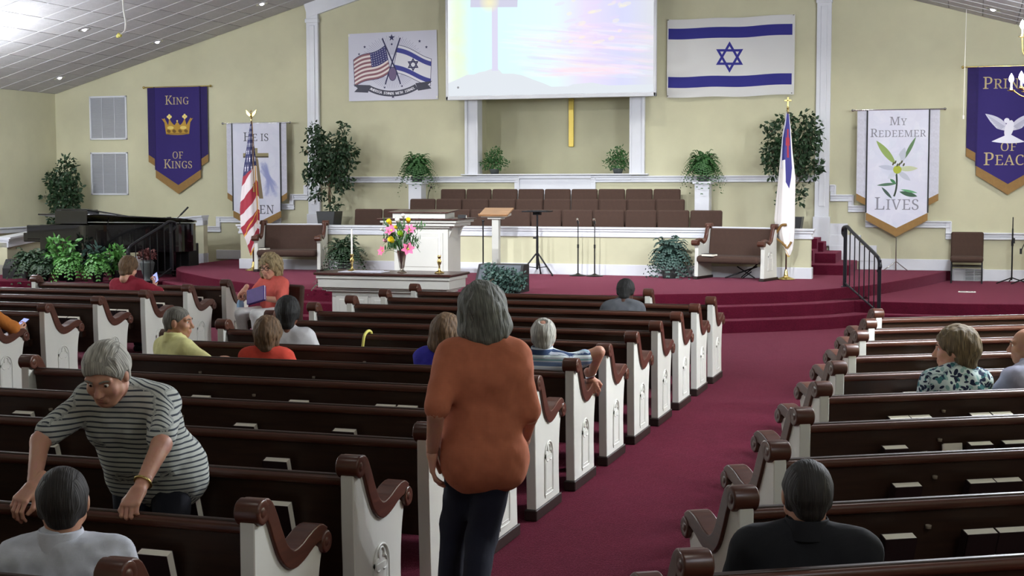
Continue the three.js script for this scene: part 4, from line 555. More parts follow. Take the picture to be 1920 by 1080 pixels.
// ---------------------------------------------------------------- loudspeaker grilles in the wall, floor vent, outlet
{
  for (const [y0, y1, lb] of [[2.925, 3.825, 'upper of two grey louvred grilles on the wall above the piano'], [1.785, 2.668, 'lower of two grey louvred grilles on the wall above the piano']]) {
    const t = thing('wall_grille', lb, 'grille', [-17.06, (y0 + y1) / 2, ZB], 0, 'wall grilles'), h = y1 - y0, w = 0.885;
    mesh('frame', [rbox2(-w / 2, w / 2, h / 2 - 0.035, h / 2, 0, 0.03, 0.006), rbox2(-w / 2, w / 2, -h / 2, -h / 2 + 0.035, 0, 0.03, 0.006), rbox2(-w / 2, -w / 2 + 0.035, -h / 2, h / 2, 0, 0.03, 0.006), rbox2(w / 2 - 0.035, w / 2, -h / 2, h / 2, 0, 0.03, 0.006)], M.white_paint, t);
    const n = 46, sl = []; for (let i = 0; i < n; i++) sl.push(bx(w - 0.07, 0.003, 0.014, 0, -h / 2 + 0.04 + (i + 0.5) * (h - 0.08) / n, 0.012, [0.6, 0, 0])); const s = mesh('louvres', sl, M.grille_grey, t); s.userData.kind = 'stuff'; mesh('backing', box2(-w / 2 + 0.02, w / 2 - 0.02, -h / 2 + 0.02, h / 2 - 0.02, 0.001, 0.004), M.grille_grey, t);
    for (const x of [-0.15, 0.15]) mesh('mullion', box2(x - 0.004, x + 0.004, -h / 2 + 0.03, h / 2 - 0.03, 0.008, 0.02), M.white_paint, t);
  }
  const v = thing('wall_vent', 'white louvred air vent low on the wall behind the single brown chair', 'vent', [-0.055, 0.43, ZB + 0.03]);
  mesh('frame', [rbox2(-0.25, 0.25, -0.115, -0.095, 0, 0.03, 0.004), rbox2(-0.25, 0.25, 0.095, 0.115, 0, 0.03, 0.004), rbox2(-0.25, -0.23, -0.11, 0.11, 0, 0.03, 0.004), rbox2(0.23, 0.25, -0.11, 0.11, 0, 0.03, 0.004), rbox2(-0.075, -0.055, -0.11, 0.11, 0, 0.03, 0.004), rbox2(0.08, 0.095, -0.11, 0.11, 0, 0.03, 0.004), box2(-0.24, -0.06, -0.1, 0.1, 0, 0.015)], M.white_paint, v);
  for (let i = 0; i < 7; i++) mesh('slat', bx(0.31, 0.012, 0.02, 0.085, -0.08 + i * 0.027, 0.014, [0.5, 0, 0]), M.white_paint, v); mesh('backing', box2(-0.06, 0.24, -0.1, 0.1, 0.0005, 0.002), M.black_plastic, v);
  const o = thing('floor_outlet', 'small pale outlet plate lying in the carpet of the low platform', 'outlet', [-0.07, HP, -23.2]); mesh('plate', rb(0.26, 0.012, 0.12, 0.005, 0, 0.006, 0), M.cord_white, o); mesh('flap', [rb(0.09, 0.006, 0.08, 0.002, -0.06, 0.014, 0), rb(0.09, 0.006, 0.08, 0.002, 0.06, 0.014, 0)], M.chrome, o);
}
// ---------------------------------------------------------------- hanging banners
{
  const PX = 420;
  function banner(o) {
    const { w, top, zc } = o, t = thing('wall_banner', o.label, 'banner', [o.x, 0, zc]), hw = w / 2, iw = o.iw / 2;
    const sideOuter = o.so, sideInner = o.si, ci = o.ci, tip = o.tip, band = o.band; // heights where cloth ends
    mesh('back_cloth', poly([[-hw, top], [hw, top], [hw, sideOuter], [iw - 0.02, sideInner], [-iw + 0.02, sideInner], [-hw, sideOuter]], 0.006).translate(0, 0, 0.004), o.side, t);
    for (const s of [-1, 1]) mesh('gold_hem', poly([[s * hw, sideOuter], [s * (iw - 0.02), sideInner], [s * (iw - 0.02), sideInner - band], [s * hw, sideOuter - band]], 0.008).translate(0, 0, 0.004), M.gold_hem, t);
    const tex = canvasTex(512, 1024, (g, W, H) => { g.save(); const sx = W / (2 * iw), sy = H / (top - tip); o.draw(g, (x) => (x + iw) * sx, (y) => (top - y) * sy, sx, sy, W, H); g.restore(); });
    const m = new THREE.MeshStandardMaterial({ roughness: 0.75, map: tex }); m.name = 'banner_print';
    mesh('front_cloth', planarUV(poly([[-iw, top + 0.01], [iw, top + 0.01], [iw, ci], [0, tip], [-iw, ci]], 0.006).translate(0, 0, 0.016), -iw, tip, 2 * iw, top - tip), m, t, true);
    mesh('gold_hem', poly([[-iw, ci], [0, tip], [iw, ci], [iw, ci - band * 1.1], [0, tip - band * 1.25], [-iw, ci - band * 1.1]], 0.008).translate(0, 0, 0.015), M.gold_hem, t);
    for (const s of [-1, 1]) mesh('stripe', box2(s * iw - 0.012, s * iw + 0.012, ci, top, 0.02, 0.028), o.stripe, t);
    const R = mesh('rod', cyl(0.013, 0.013, w + 0.14, 0, top, 0.012, [0, 0, Math.PI / 2]), o.rod, t); mesh('finial', [sph(0.026, -hw - 0.08, top, 0.012), sph(0.026, hw + 0.08, top, 0.012)], o.rod, R);
    if (o.stand) mesh('stand', [bar([0, o.floor, -0.05], [0, top, -0.03], 0.011), bar([-0.2, o.floor + 0.012, 0.05], [0, o.floor + 0.16, -0.05], 0.008), bar([0.2, o.floor + 0.012, 0.05], [0, o.floor + 0.16, -0.05], 0.008), bar([0, o.floor + 0.012, -0.2], [0, o.floor + 0.16, -0.05], 0.008)], M.chrome, t);
    return t;
  }
  const caps = (g, s, x, y, big, small, col) => { g.fillStyle = col; const ms = [...s].map((c, i) => { g.font = (i ? small : big) + 'px serif'; return g.measureText(c).width + 2; }), tot = ms.reduce((a, b) => a + b, 0); let q = x - tot / 2; [...s].forEach((c, i) => { g.font = (i ? small : big) + 'px serif'; g.textAlign = 'left'; g.fillText(c, q, y); q += ms[i]; }); };
  // the drawing works in canvas pixels; px(x) and py(y) map metres to pixels, text is scaled for the canvas aspect
  const purple = (words, emblem) => (g, px, py, sx, sy, W, H) => {
    g.fillStyle = '#230f62'; g.fillRect(0, 0, W, H); const k = sy / sx; g.save(); g.scale(1, k); const Y = (y) => py(y) / k; const gold = '#b9a878';
    for (const [s, y, b, q] of words) caps(g, s, W / 2, Y(y), b * sx, q * sx, gold); emblem(g, px, Y, sx); g.restore();
  };
  const crownArt = (g, px, Y, s) => { const cx = px(0), y = Y(2.97), u = s * 0.001; g.save(); g.translate(cx, y); g.scale(u, u); g.fillStyle = '#b08a30'; g.beginPath(); g.moveTo(-250, 110); g.lineTo(-280, -110); g.lineTo(-345, -190); g.lineTo(-300, -180); g.lineTo(-280, -200); g.lineTo(-200, -60); g.lineTo(-175, -200); g.quadraticCurveTo(-120, -90, -60, -60); g.lineTo(0, -130); g.lineTo(60, -60); g.quadraticCurveTo(120, -90, 165, -200); g.lineTo(200, -60); g.lineTo(290, -200); g.lineTo(320, -180); g.lineTo(350, -195); g.lineTo(285, -110); g.lineTo(255, 110); g.quadraticCurveTo(0, 150, -250, 110); g.fill(); g.fillStyle = '#e6d27a'; for (const x of [-172, 165]) for (const [a, b] of [[0, -250], [-32, -222], [32, -222], [0, -196]]) { g.beginPath(); g.arc(x + a, b, 24, 0, 7); g.fill(); } g.beginPath(); g.arc(0, -140, 18, 0, 7); g.fill(); g.fillStyle = '#dcc468'; for (const x of [-150, 130]) { g.beginPath(); g.ellipse(x, -10, 70, 34, 0, 0, 7); g.fill(); } g.fillStyle = '#6e5018'; for (const x of [-190, -70, 60, 190]) { g.beginPath(); g.ellipse(x, 55, 42, 32, 0.4, 0, 7); g.fill(); } g.fillStyle = '#8c6a24'; g.fillRect(-245, 95, 492, 22); g.restore(); };
  const doveArt = (g, px, Y, s) => { const cx = px(0), y = Y(2.95), u = s * 0.001; g.save(); g.translate(cx, y); g.scale(u, u); g.fillStyle = '#c9c9d8'; for (const f of [-1, 1]) { g.beginPath(); g.moveTo(f * 30, -20); g.quadraticCurveTo(f * 120, -190, f * 390, -230); g.quadraticCurveTo(f * 330, -130, f * 300, -90); g.quadraticCurveTo(f * 240, -20, f * 200, 20); g.quadraticCurveTo(f * 100, 60, f * 30, 60); g.fill(); } g.fillStyle = '#e2e2ec'; g.beginPath(); g.ellipse(0, 30, 70, 150, 0.25, 0, 7); g.fill(); g.beginPath(); g.arc(-40, -110, 44, 0, 7); g.fill(); g.beginPath(); g.moveTo(-40, 130); g.quadraticCurveTo(-200, 200, -280, 240); g.quadraticCurveTo(0, 300, 260, 250); g.quadraticCurveTo(120, 180, 40, 130); g.fill(); g.strokeStyle = '#8f90aa'; g.lineWidth = 6; for (const f of [-1, 1]) for (let i = 0; i < 6; i++) { g.beginPath(); g.moveTo(f * (70 + i * 10), -10 + i * 8); g.lineTo(f * (360 - i * 34), -205 + i * 42); g.stroke(); } g.restore(); };
  const P = { w: 1.375, top: 3.975, so: 2.61, si: 2.5, ci: 2.3, tip: 1.99, band: 0.145, iw: 1.04, side: M.purple_cloth, stripe: M.purple_cloth, rod: M.brass, zc: ZB + 0.035 };
  banner({ ...P, x: -15.42, label: 'purple banner with a golden crown and gold hem on the piano side wall', draw: purple([['KING', 3.62, 0.25, 0.2], ['OF', 2.53, 0.19, 0.19], ['KINGS', 2.33, 0.25, 0.2]], (g, px, Y, s) => { crownArt(g, px, (y) => Y(3.14), s * 1.05); }) });
  banner({ ...P, x: 0.545, label: 'purple banner with a white dove partly hidden by the lit chandelier', draw: purple([['PRINCE', 3.6, 0.28, 0.23], ['OF', 2.55, 0.2, 0.2], ['PEACE', 2.31, 0.3, 0.24]], doveArt) });
  const marble = (g, W, H, seed) => { const r = rng(seed); g.fillStyle = '#d0d0de'; g.fillRect(0, 0, W, H); for (let i = 0; i < 120; i++) { g.fillStyle = i % 2 ? 'rgba(184,188,214,0.07)' : 'rgba(240,240,248,0.08)'; g.beginPath(); g.ellipse(r() * W, r() * H, 20 + r() * 70, 10 + r() * 50, r() * 3, 0, 7); g.fill(); } };
  banner({ x: -13.58, zc: -25.74, w: 1.32, top: 3.215, so: 1.84, si: 1.75, ci: 1.48, tip: 1.235, band: 0.12, iw: 1.06, side: M.white_cloth, stripe: M.book_black, rod: M.chrome, stand: true, floor: HS, label: 'white banner with a cloth draped cross behind the hanging striped flag', draw: (g, px, py, sx, sy, W, H) => { marble(g, W, H, 6); const k = sy / sx; g.save(); g.scale(1, k); const Y = (y) => py(y) / k; const c = '#4c4c54'; caps(g, 'HE IS', W / 2, Y(2.86), 0.24 * sx, 0.2 * sx, c); caps(g, 'RISEN', W / 2, Y(1.42), 0.3 * sx, 0.24 * sx, c); g.fillStyle = '#8f8560'; g.fillRect(px(-0.045), Y(2.72), 0.075 * sx, 1.02 * sx); g.fillRect(px(-0.29), Y(2.62), 0.56 * sx, 0.07 * sx); g.fillStyle = '#4a4230'; g.fillRect(px(-0.29), Y(2.56), 0.56 * sx, 0.03 * sx); g.fillStyle = '#7c6c50'; g.beginPath(); g.moveTo(px(-0.05), Y(2.5)); g.lineTo(px(0.04), Y(2.5)); g.lineTo(px(0.14), Y(1.72)); g.lineTo(px(-0.1), Y(1.72)); g.fill(); const r = rng(8); g.strokeStyle = 'rgba(140,148,192,0.16)'; for (let i = 0; i < 60; i++) { g.lineWidth = 8 + r() * 22; g.beginPath(); g.moveTo(px(0.08 + r() * 0.15), Y(2.45 - r() * 0.3)); g.quadraticCurveTo(px(0.3), Y(2.1), px(0.15 + r() * 0.32), Y(1.75 + r() * 0.3)); g.stroke(); } g.restore(); } });
  banner({ x: -1.262, zc: -25.66, w: 1.37, top: 3.265, so: 1.83, si: 1.73, ci: 1.5, tip: 1.235, band: 0.12, iw: 1.03, side: M.white_cloth, stripe: M.book_black, rod: M.chrome, stand: true, floor: HS, label: 'white banner with a lily on a metal stand behind the black handrail', draw: (g, px, py, sx, sy, W, H) => {
    marble(g, W, H, 16); const k = sy / sx; g.save(); g.scale(1, k); const Y = (y) => py(y) / k, c = '#80808a'; caps(g, 'MY', W / 2, Y(3.0), 0.2 * sx, 0.16 * sx, c); caps(g, 'REDEEMER', W / 2, Y(2.8), 0.2 * sx, 0.16 * sx, c); caps(g, 'LIVES', W / 2, Y(1.55), 0.3 * sx, 0.25 * sx, c);
    const leaf = (x0, y0, x1, y1, w2, col) => { const dx = x1 - x0, dy = y1 - y0, l = Math.hypot(dx, dy), nx = -dy / l * w2, ny = dx / l * w2; g.fillStyle = col; g.beginPath(); g.moveTo(px(x0), Y(y0)); g.quadraticCurveTo(px(x0 + dx * 0.5 + nx), Y(y0 + dy * 0.5 + ny), px(x1), Y(y1)); g.quadraticCurveTo(px(x0 + dx * 0.5 - nx), Y(y0 + dy * 0.5 - ny), px(x0), Y(y0)); g.fill(); };
    g.strokeStyle = '#2c3a2c'; g.lineWidth = 0.03 * sx; g.beginPath(); g.moveTo(px(-0.02), Y(2.2)); g.quadraticCurveTo(px(0.02), Y(1.95), px(-0.05), Y(1.78)); g.stroke();
    leaf(-0.02, 2.32, -0.36, 2.74, 0.11, '#8aa05a'); leaf(0.1, 2.4, 0.3, 2.8, 0.06, '#5a7a52'); leaf(0.02, 2.3, 0.12, 2.62, 0.12, '#b8bcc8'); leaf(0, 2.25, -0.32, 2.3, 0.08, '#b4b8c8'); leaf(0, 2.25, 0.34, 2.26, 0.09, '#bcc4a0'); leaf(0, 2.22, 0.22, 2.05, 0.09, '#b6bac6'); leaf(0, 2.22, -0.16, 2.08, 0.08, '#c2c6d2'); leaf(-0.02, 2.25, 0.02, 2.5, 0.1, '#cdd2d8'); g.fillStyle = '#a4ae3a'; g.beginPath(); g.arc(px(0), Y(2.24), 0.07 * sx, 0, 7); g.fill(); g.fillStyle = '#4a4a2a'; for (let i = 0; i < 6; i++) { g.beginPath(); g.ellipse(px(-0.07 + i * 0.035), Y(2.34 + 0.03 * Math.sin(i * 2)), 0.014 * sx, 0.03 * sx, 0.4, 0, 7); g.fill(); }
    leaf(0, 2.0, -0.34, 1.97, 0.05, '#4e6e56'); leaf(-0.02, 2.0, -0.12, 2.08, 0.05, '#3f7a4c'); leaf(-0.08, 1.74, -0.26, 1.94, 0.05, '#3d5248'); leaf(0.04, 1.86, 0.34, 1.78, 0.08, '#3c5a44'); leaf(0.06, 1.9, 0.34, 1.84, 0.04, '#5c9a6a'); g.restore();
  } });
}
// ---------------------------------------------------------------- draped flags on floor poles
{
  const drape = (prof, folds, seed, tilt) => { // prof: [height, half width, half depth, centre x]
    const N = 96, K = 60, pos = [], uv = [], idx = [], r = rng(seed), ph = r() * 6;
    for (let j = 0; j <= K; j++) { const v = j / K, f = v * (prof.length - 1), a = Math.min(prof.length - 2, Math.floor(f)), t = f - a, q = prof[a].map((x, i) => x + (prof[a + 1][i] - x) * t); for (let i = 0; i <= N; i++) { const th = i / N * Math.PI * 2, m = 1 - 0.2 * (0.5 + 0.5 * Math.cos(folds * th + ph + v * 1.4)) * Math.min(1, v * 4) - 0.07 * Math.sin((folds * 2 + 1) * th + v * 3) * v; const low = tilt(th, v); pos.push(q[3] + q[1] * m * Math.cos(th), q[0] + low, q[2] * m * Math.sin(th)); uv.push(1 - i / N * 2, 1 - v); } }
    for (let j = 0; j < K; j++) for (let i = 0; i < N; i++) { const a = j * (N + 1) + i, b = a + 1, c = a + N + 1, d = c + 1; idx.push(a, b, c, b, d, c); }
    const g = new THREE.BufferGeometry(); g.setAttribute('position', new THREE.Float32BufferAttribute(pos, 3)); g.setAttribute('uv', new THREE.Float32BufferAttribute(uv, 2)); g.setIndex(idx); g.computeVertexNormals(); return g;
  };
  const pole = (t, h, finial) => { mesh('pole', cyl(0.013, 0.013, h, 0, h / 2, 0), M.dark_top, t); mesh('base', lathe([[0.001, 0], [0.14, 0], [0.145, 0.015], [0.1, 0.03], [0.04, 0.05], [0.03, 0.09], [0.02, 0.16], [0.001, 0.16]], 28), M.brass, t); const f = mesh('finial', finial, M.brass, t); mesh('collar', [sph(0.022, 0, h + 0.01, 0), cyl(0.018, 0.012, 0.05, 0, h - 0.02, 0)], M.brass, t); };
  // striped flag (the drape shows its starred corner above slanting stripes)
  const us = canvasTex(512, 1024, (g, w, h) => { g.fillStyle = '#e6dcdc'; g.fillRect(0, 0, w, h); g.save(); g.rotate(-0.3); g.fillStyle = '#a02438'; for (let y = -200; y < 1600; y += 186) g.fillRect(-600, y, 1600, 93); g.restore(); g.fillStyle = '#282c5c'; g.beginPath(); g.moveTo(0, 0); g.lineTo(w, 0); g.lineTo(w, 330); g.lineTo(0, 400); g.fill(); g.fillStyle = '#e8e8f0'; for (let a = 0; a < 5; a++) for (let b = 0; b < 7; b++) { starPath(g, 40 + a * 105 + (b % 2) * 50, 30 + b * 52, 25); g.fill(); } g.fillStyle = '#d8a040'; g.fillRect(0, h - 26, w, 26); g.save(); g.translate(330, 700); g.rotate(-0.5); g.fillRect(-260, 0, 420, 16); g.restore(); g.fillRect(w - 14, 330, 14, 420); });
  us.wrapS = THREE.MirroredRepeatWrapping;
  const t = thing('standing_flag', 'draped flag of red and white stripes on a floor pole with an eagle top', 'flag', [-12.03, HS, -22.62]);
  pole(t, 2.66, [sph(0.03, 0, 2.72, 0, 0.8, 1.5, 0.8), poly([[0, 0], [0.05, 0.05], [0.1, 0.09], [0.085, 0.02], [0.03, -0.03]], 0.012, 0.003).translate(0, 2.72, -0.006), poly([[0, 0], [-0.05, 0.05], [-0.1, 0.09], [-0.085, 0.02], [-0.03, -0.03]], 0.012, 0.003).translate(0, 2.72, -0.006), sph(0.016, 0, 2.79, 0.01)]);
  mesh('cloth', drape([[2.56, 0.02, 0.02, 0], [2.3, 0.05, 0.05, -0.02], [1.95, 0.1, 0.08, -0.03], [1.5, 0.145, 0.11, -0.05], [1.1, 0.185, 0.12, -0.06], [0.8, 0.175, 0.11, -0.06], [0.58, 0.12, 0.09, -0.01], [0.36, 0.05, 0.05, 0.0]], 4, 3, (th, v) => 0.1 * v * v * Math.cos(th + 0.5)), std('striped_flag', '#ffffff', 0.7, { map: us, side: THREE.DoubleSide }), t, true);
  mesh('cord', tube([[0.03, 2.6, 0.03], [0.055, 2.3, 0.05], [0.06, 1.9, 0.07], [0.075, 1.5, 0.08]], 0.007, 24, 6), M.gold_hem, t); mesh('tassel', [cyl(0.02, 0.012, 0.12, 0.075, 1.44, 0.08), sph(0.018, 0.075, 1.51, 0.08)], M.gold_hem, t);
  const cf = canvasTex(512, 1024, (g, w, h) => { g.fillStyle = '#eeeae6'; g.fillRect(0, 0, w, h); g.fillStyle = '#33307a'; g.beginPath(); g.moveTo(120, 0); g.lineTo(420, 0); g.lineTo(400, 330); g.lineTo(330, 430); g.lineTo(250, 400); g.lineTo(235, 290); g.lineTo(90, 300); g.lineTo(90, 0); g.fill(); g.fillStyle = '#a02838'; g.fillRect(280, 120, 60, 160); g.fillRect(240, 170, 130, 46); g.fillStyle = '#d0a838'; g.fillRect(0, h - 22, w, 22); g.save(); g.translate(250, 930); g.rotate(0.5); g.fillRect(-160, -10, 330, 18); g.restore(); g.save(); g.translate(170, 880); g.rotate(-0.35); g.fillRect(-80, -10, 200, 20); g.restore(); });
  cf.wrapS = THREE.MirroredRepeatWrapping;
  const c = thing('standing_flag', 'draped white flag with blue corner and gold fringe, its pole topped by a cross', 'flag', [-2.8, HS, -22.88]);
  pole(c, 2.68, [rb(0.03, 0.17, 0.02, 0.005, 0, 2.78, 0), rb(0.11, 0.03, 0.02, 0.005, 0, 2.81, 0), sph(0.02, 0, 2.7, 0)]);
  mesh('cloth', drape([[2.6, 0.02, 0.02, 0], [2.35, 0.065, 0.06, -0.01], [2.0, 0.1, 0.09, -0.01], [1.6, 0.14, 0.12, 0.0], [1.2, 0.155, 0.13, -0.02], [0.9, 0.165, 0.14, -0.03], [0.68, 0.13, 0.12, -0.01], [0.56, 0.1, 0.1, 0.0], [0.48, 0.05, 0.06, 0.01]], 4, 9, (th, v) => 0.12 * v * v * Math.cos(th + 2.4)), std('white_flag', '#ffffff', 0.7, { map: cf, side: THREE.DoubleSide }), c, true);
  for (const f of [tube([[-0.16, 0.72, 0.07], [-0.06, 0.86, 0.145], [0.02, 0.87, 0.15]], 0.022, 16, 6), tube([[-0.16, 0.66, 0.08], [-0.04, 0.58, 0.12], [0.02, 0.5, 0.1]], 0.018, 16, 6), tube([[0.09, 0.6, 0.07], [0.03, 0.5, 0.08]], 0.018, 10, 6)]) mesh('fringe', f, M.gold_hem, c);
  mesh('cord', tube([[-0.02, 2.62, 0.03], [-0.03, 2.45, 0.06], [-0.07, 2.2, 0.08], [-0.08, 1.75, 0.11]], 0.008, 24, 6), M.white_cloth, c);
}
// ---------------------------------------------------------------- grand piano on the low platform
{
  const t = thing('grand_piano', 'black grand piano with its lid slightly raised, behind the massed green plants', 'piano', [-16.2, HP, -22.6], 0.05);
  // plan outline: x from keyboard (0) to tail, z towards the viewer is the curved side
  const out = (o) => { const s = new THREE.Shape(); s.moveTo(0.3 - o, -0.75 - o); s.lineTo(2.45, -0.75 - o); s.bezierCurveTo(2.75 + o, -0.75 - o, 2.78 + o, -0.1, 2.5 + o, 0.0 + o); s.bezierCurveTo(2.15, 0.1 + o, 1.9, 0.35 + o, 1.55, 0.62 + o); s.bezierCurveTo(1.3, 0.76 + o, 1.1, 0.75 + o, 0.9, 0.75 + o); s.lineTo(0.3 - o, 0.75 + o); s.closePath(); return s; };
  const ext = (s, h, b) => new THREE.ExtrudeGeometry(s, { depth: h - 2 * b, bevelEnabled: true, bevelSize: b, bevelThickness: b, bevelSegments: 2, curveSegments: 16 }).rotateX(Math.PI / 2).scale(1, 1, 1);
  const caseS = out(0); caseS.holes.push(new THREE.Path(out(-0.05).getPoints(12)));
  mesh('case', [ext(caseS, 0.5, 0.006).translate(0, 0.96, 0), ext(out(-0.02), 0.03, 0.004).translate(0, 0.5, 0)], M.piano_black, t);
  mesh('soundboard', [ext(out(-0.06), 0.02, 0.002).translate(0, 0.88, 0)], M.gold_satin, t);
  const lidG = ext(out(0.02), 0.028, 0.008).translate(0, 0, 0.75); const lid = mesh('lid', lidG.translate(0.0, 0.99, 0).applyMatrix4(new THREE.Matrix4().makeTranslation(0, -0.98, 0)).applyMatrix4(new THREE.Matrix4().makeRotationX(-0.11)).translate(0, 0.98, -0.75), M.piano_black, t);
  mesh('lid_prop', bar([1.5, 0.95, 0.5], [1.5, 1.09, 0.46], 0.01), M.piano_black, t);
  mesh('front_flap', rb(0.64, 0.025, 1.46, 0.006, 0.94, 1.16, 0.02, [-0.11, 0, 0]), M.piano_black, t);
  mesh('music_desk', [rb(0.03, 0.22, 1.2, 0.006, 0.68, 1.1, 0.05, [0, 0, 0.1]), rb(0.64, 0.24, 0.03, 0.006, 0.94, 1.105, 0.765)], M.piano_black, t);
  mesh('key_block', [rb(0.42, 0.16, 1.5, 0.015, 0.16, 0.74, 0), rb(0.36, 0.26, 0.09, 0.02, 0.2, 0.83, 0.71), rb(0.36, 0.26, 0.09, 0.02, 0.2, 0.83, -0.71)], M.piano_black, t);
  mesh('fallboard', rb(0.03, 0.14, 1.3, 0.01, 0.34, 0.88, 0), M.piano_black, t);
  for (let i = 0; i < 52; i++) mesh('white_key', bx(0.145, 0.018, 0.0222, 0.07, 0.829, -0.61 + i * 0.0235), M.wax, t);
  for (let o = 0; o < 8; o++) for (const k of [0, 1, 3, 4, 5]) { const i = o * 7 + k + 2; if (i < 51) mesh('black_key', bx(0.09, 0.014, 0.011, 0.1, 0.844, -0.61 + i * 0.0235 + 0.0118), M.book_black, t); }
  for (const [x, z] of [[0.35, -0.6], [0.35, 0.6], [2.3, -0.4]]) mesh('leg', [lathe([[0.001, 0.06], [0.04, 0.06], [0.045, 0.3], [0.07, 0.55], [0.075, 0.63], [0.001, 0.63]], 12, x, 0, z), cyl(0.03, 0.03, 0.03, x, 0.03, z, [Math.PI / 2, 0, 0])], M.piano_black, t);
  mesh('pedal_lyre', [bx(0.06, 0.5, 0.04, 0.42, 0.38, -0.08), bx(0.06, 0.5, 0.04, 0.42, 0.38, 0.08), bx(0.16, 0.08, 0.28, 0.4, 0.12, 0)], M.piano_black, t);
  const b = thing('boom_microphone', 'slim boom microphone arm rising from behind the piano lid', 'microphone stand', [-13.95, HP, -23.4]);
  mesh('pole', [cyl(0.012, 0.012, 1.0, 0, 0.52, 0), bar([-0.14, 0.97, 0], [0.13, 1.24, -0.05], 0.008)], M.black_metal, b); mesh('microphone', [bar([0.0, 1.11, -0.025], [0.15, 1.26, -0.055], 0.017)], M.black_plastic, b); mesh('base', lathe([[0.001, 0], [0.12, 0], [0.12, 0.012], [0.02, 0.03], [0.001, 0.03]]), M.black_metal, b);
  const s = thing('bass_speaker', 'black square bass loudspeaker box behind the curled handrail', 'loudspeaker', [-14.33, HP, -23.7]);
  mesh('cabinet', rb(0.98, 0.58, 0.36, 0.015, 0, 0.29, 0), M.black_plastic, s); mesh('grille', rb(0.9, 0.46, 0.02, 0.005, 0, 0.29, 0.18), M.grille_cloth, s); mesh('handle', [rb(0.16, 0.02, 0.04, 0.006, 0.2, 0.57, 0)], M.chrome, s);
  const ch = thing('stacking_chair', 'brown padded chair standing behind the black bass loudspeaker', 'chair', [-14.82, HP, -24.2]);
  mesh('backrest', rb(0.46, 0.4, 0.06, 0.04, 0, 0.64, -0.2, [-0.1, 0, 0], 3), M.upholstery, ch); mesh('seat', rb(0.46, 0.08, 0.44, 0.03, 0, 0.42, 0.04, null, 3), M.upholstery, ch); for (const [x, z] of [[-0.2, -0.2], [0.2, -0.2], [-0.2, 0.22], [0.2, 0.22]]) mesh('leg', bar([x, 0, z], [x, z < 0 ? 0.5 : 0.39, z * 0.9], 0.011), M.black_metal, ch);
  const bk = thing('songbook', 'dark songbook lying on the sloped ramp wall cap', 'book', [-15.05, 1.333, -24.68]); bk.rotation.z = 0.078; mesh('cover', [rb(0.22, 0.03, 0.16, 0.004, 0, 0.016, 0)], M.book_dark, bk); mesh('page_block', bx(0.21, 0.02, 0.155, 0, 0.016, 0.004), M.cream_page, bk);
  const m = thing('floor_speaker', 'small black wedge loudspeaker at the low platform edge before the plants', 'loudspeaker', [-16.4, HP, -21.95], 0.25);
  mesh('cabinet', poly([[-0.2, 0], [0.2, 0], [0.2, 0.18], [0.05, 0.33], [-0.12, 0.33], [-0.2, 0.2]], 0.42, 0.01).rotateY(-Math.PI / 2).translate(0.21, 0, 0), M.black_plastic, m); mesh('grille', rb(0.38, 0.2, 0.012, 0.004, 0, 0.24, 0.13, [-0.79, 0, 0]), M.grille_cloth, m);
}
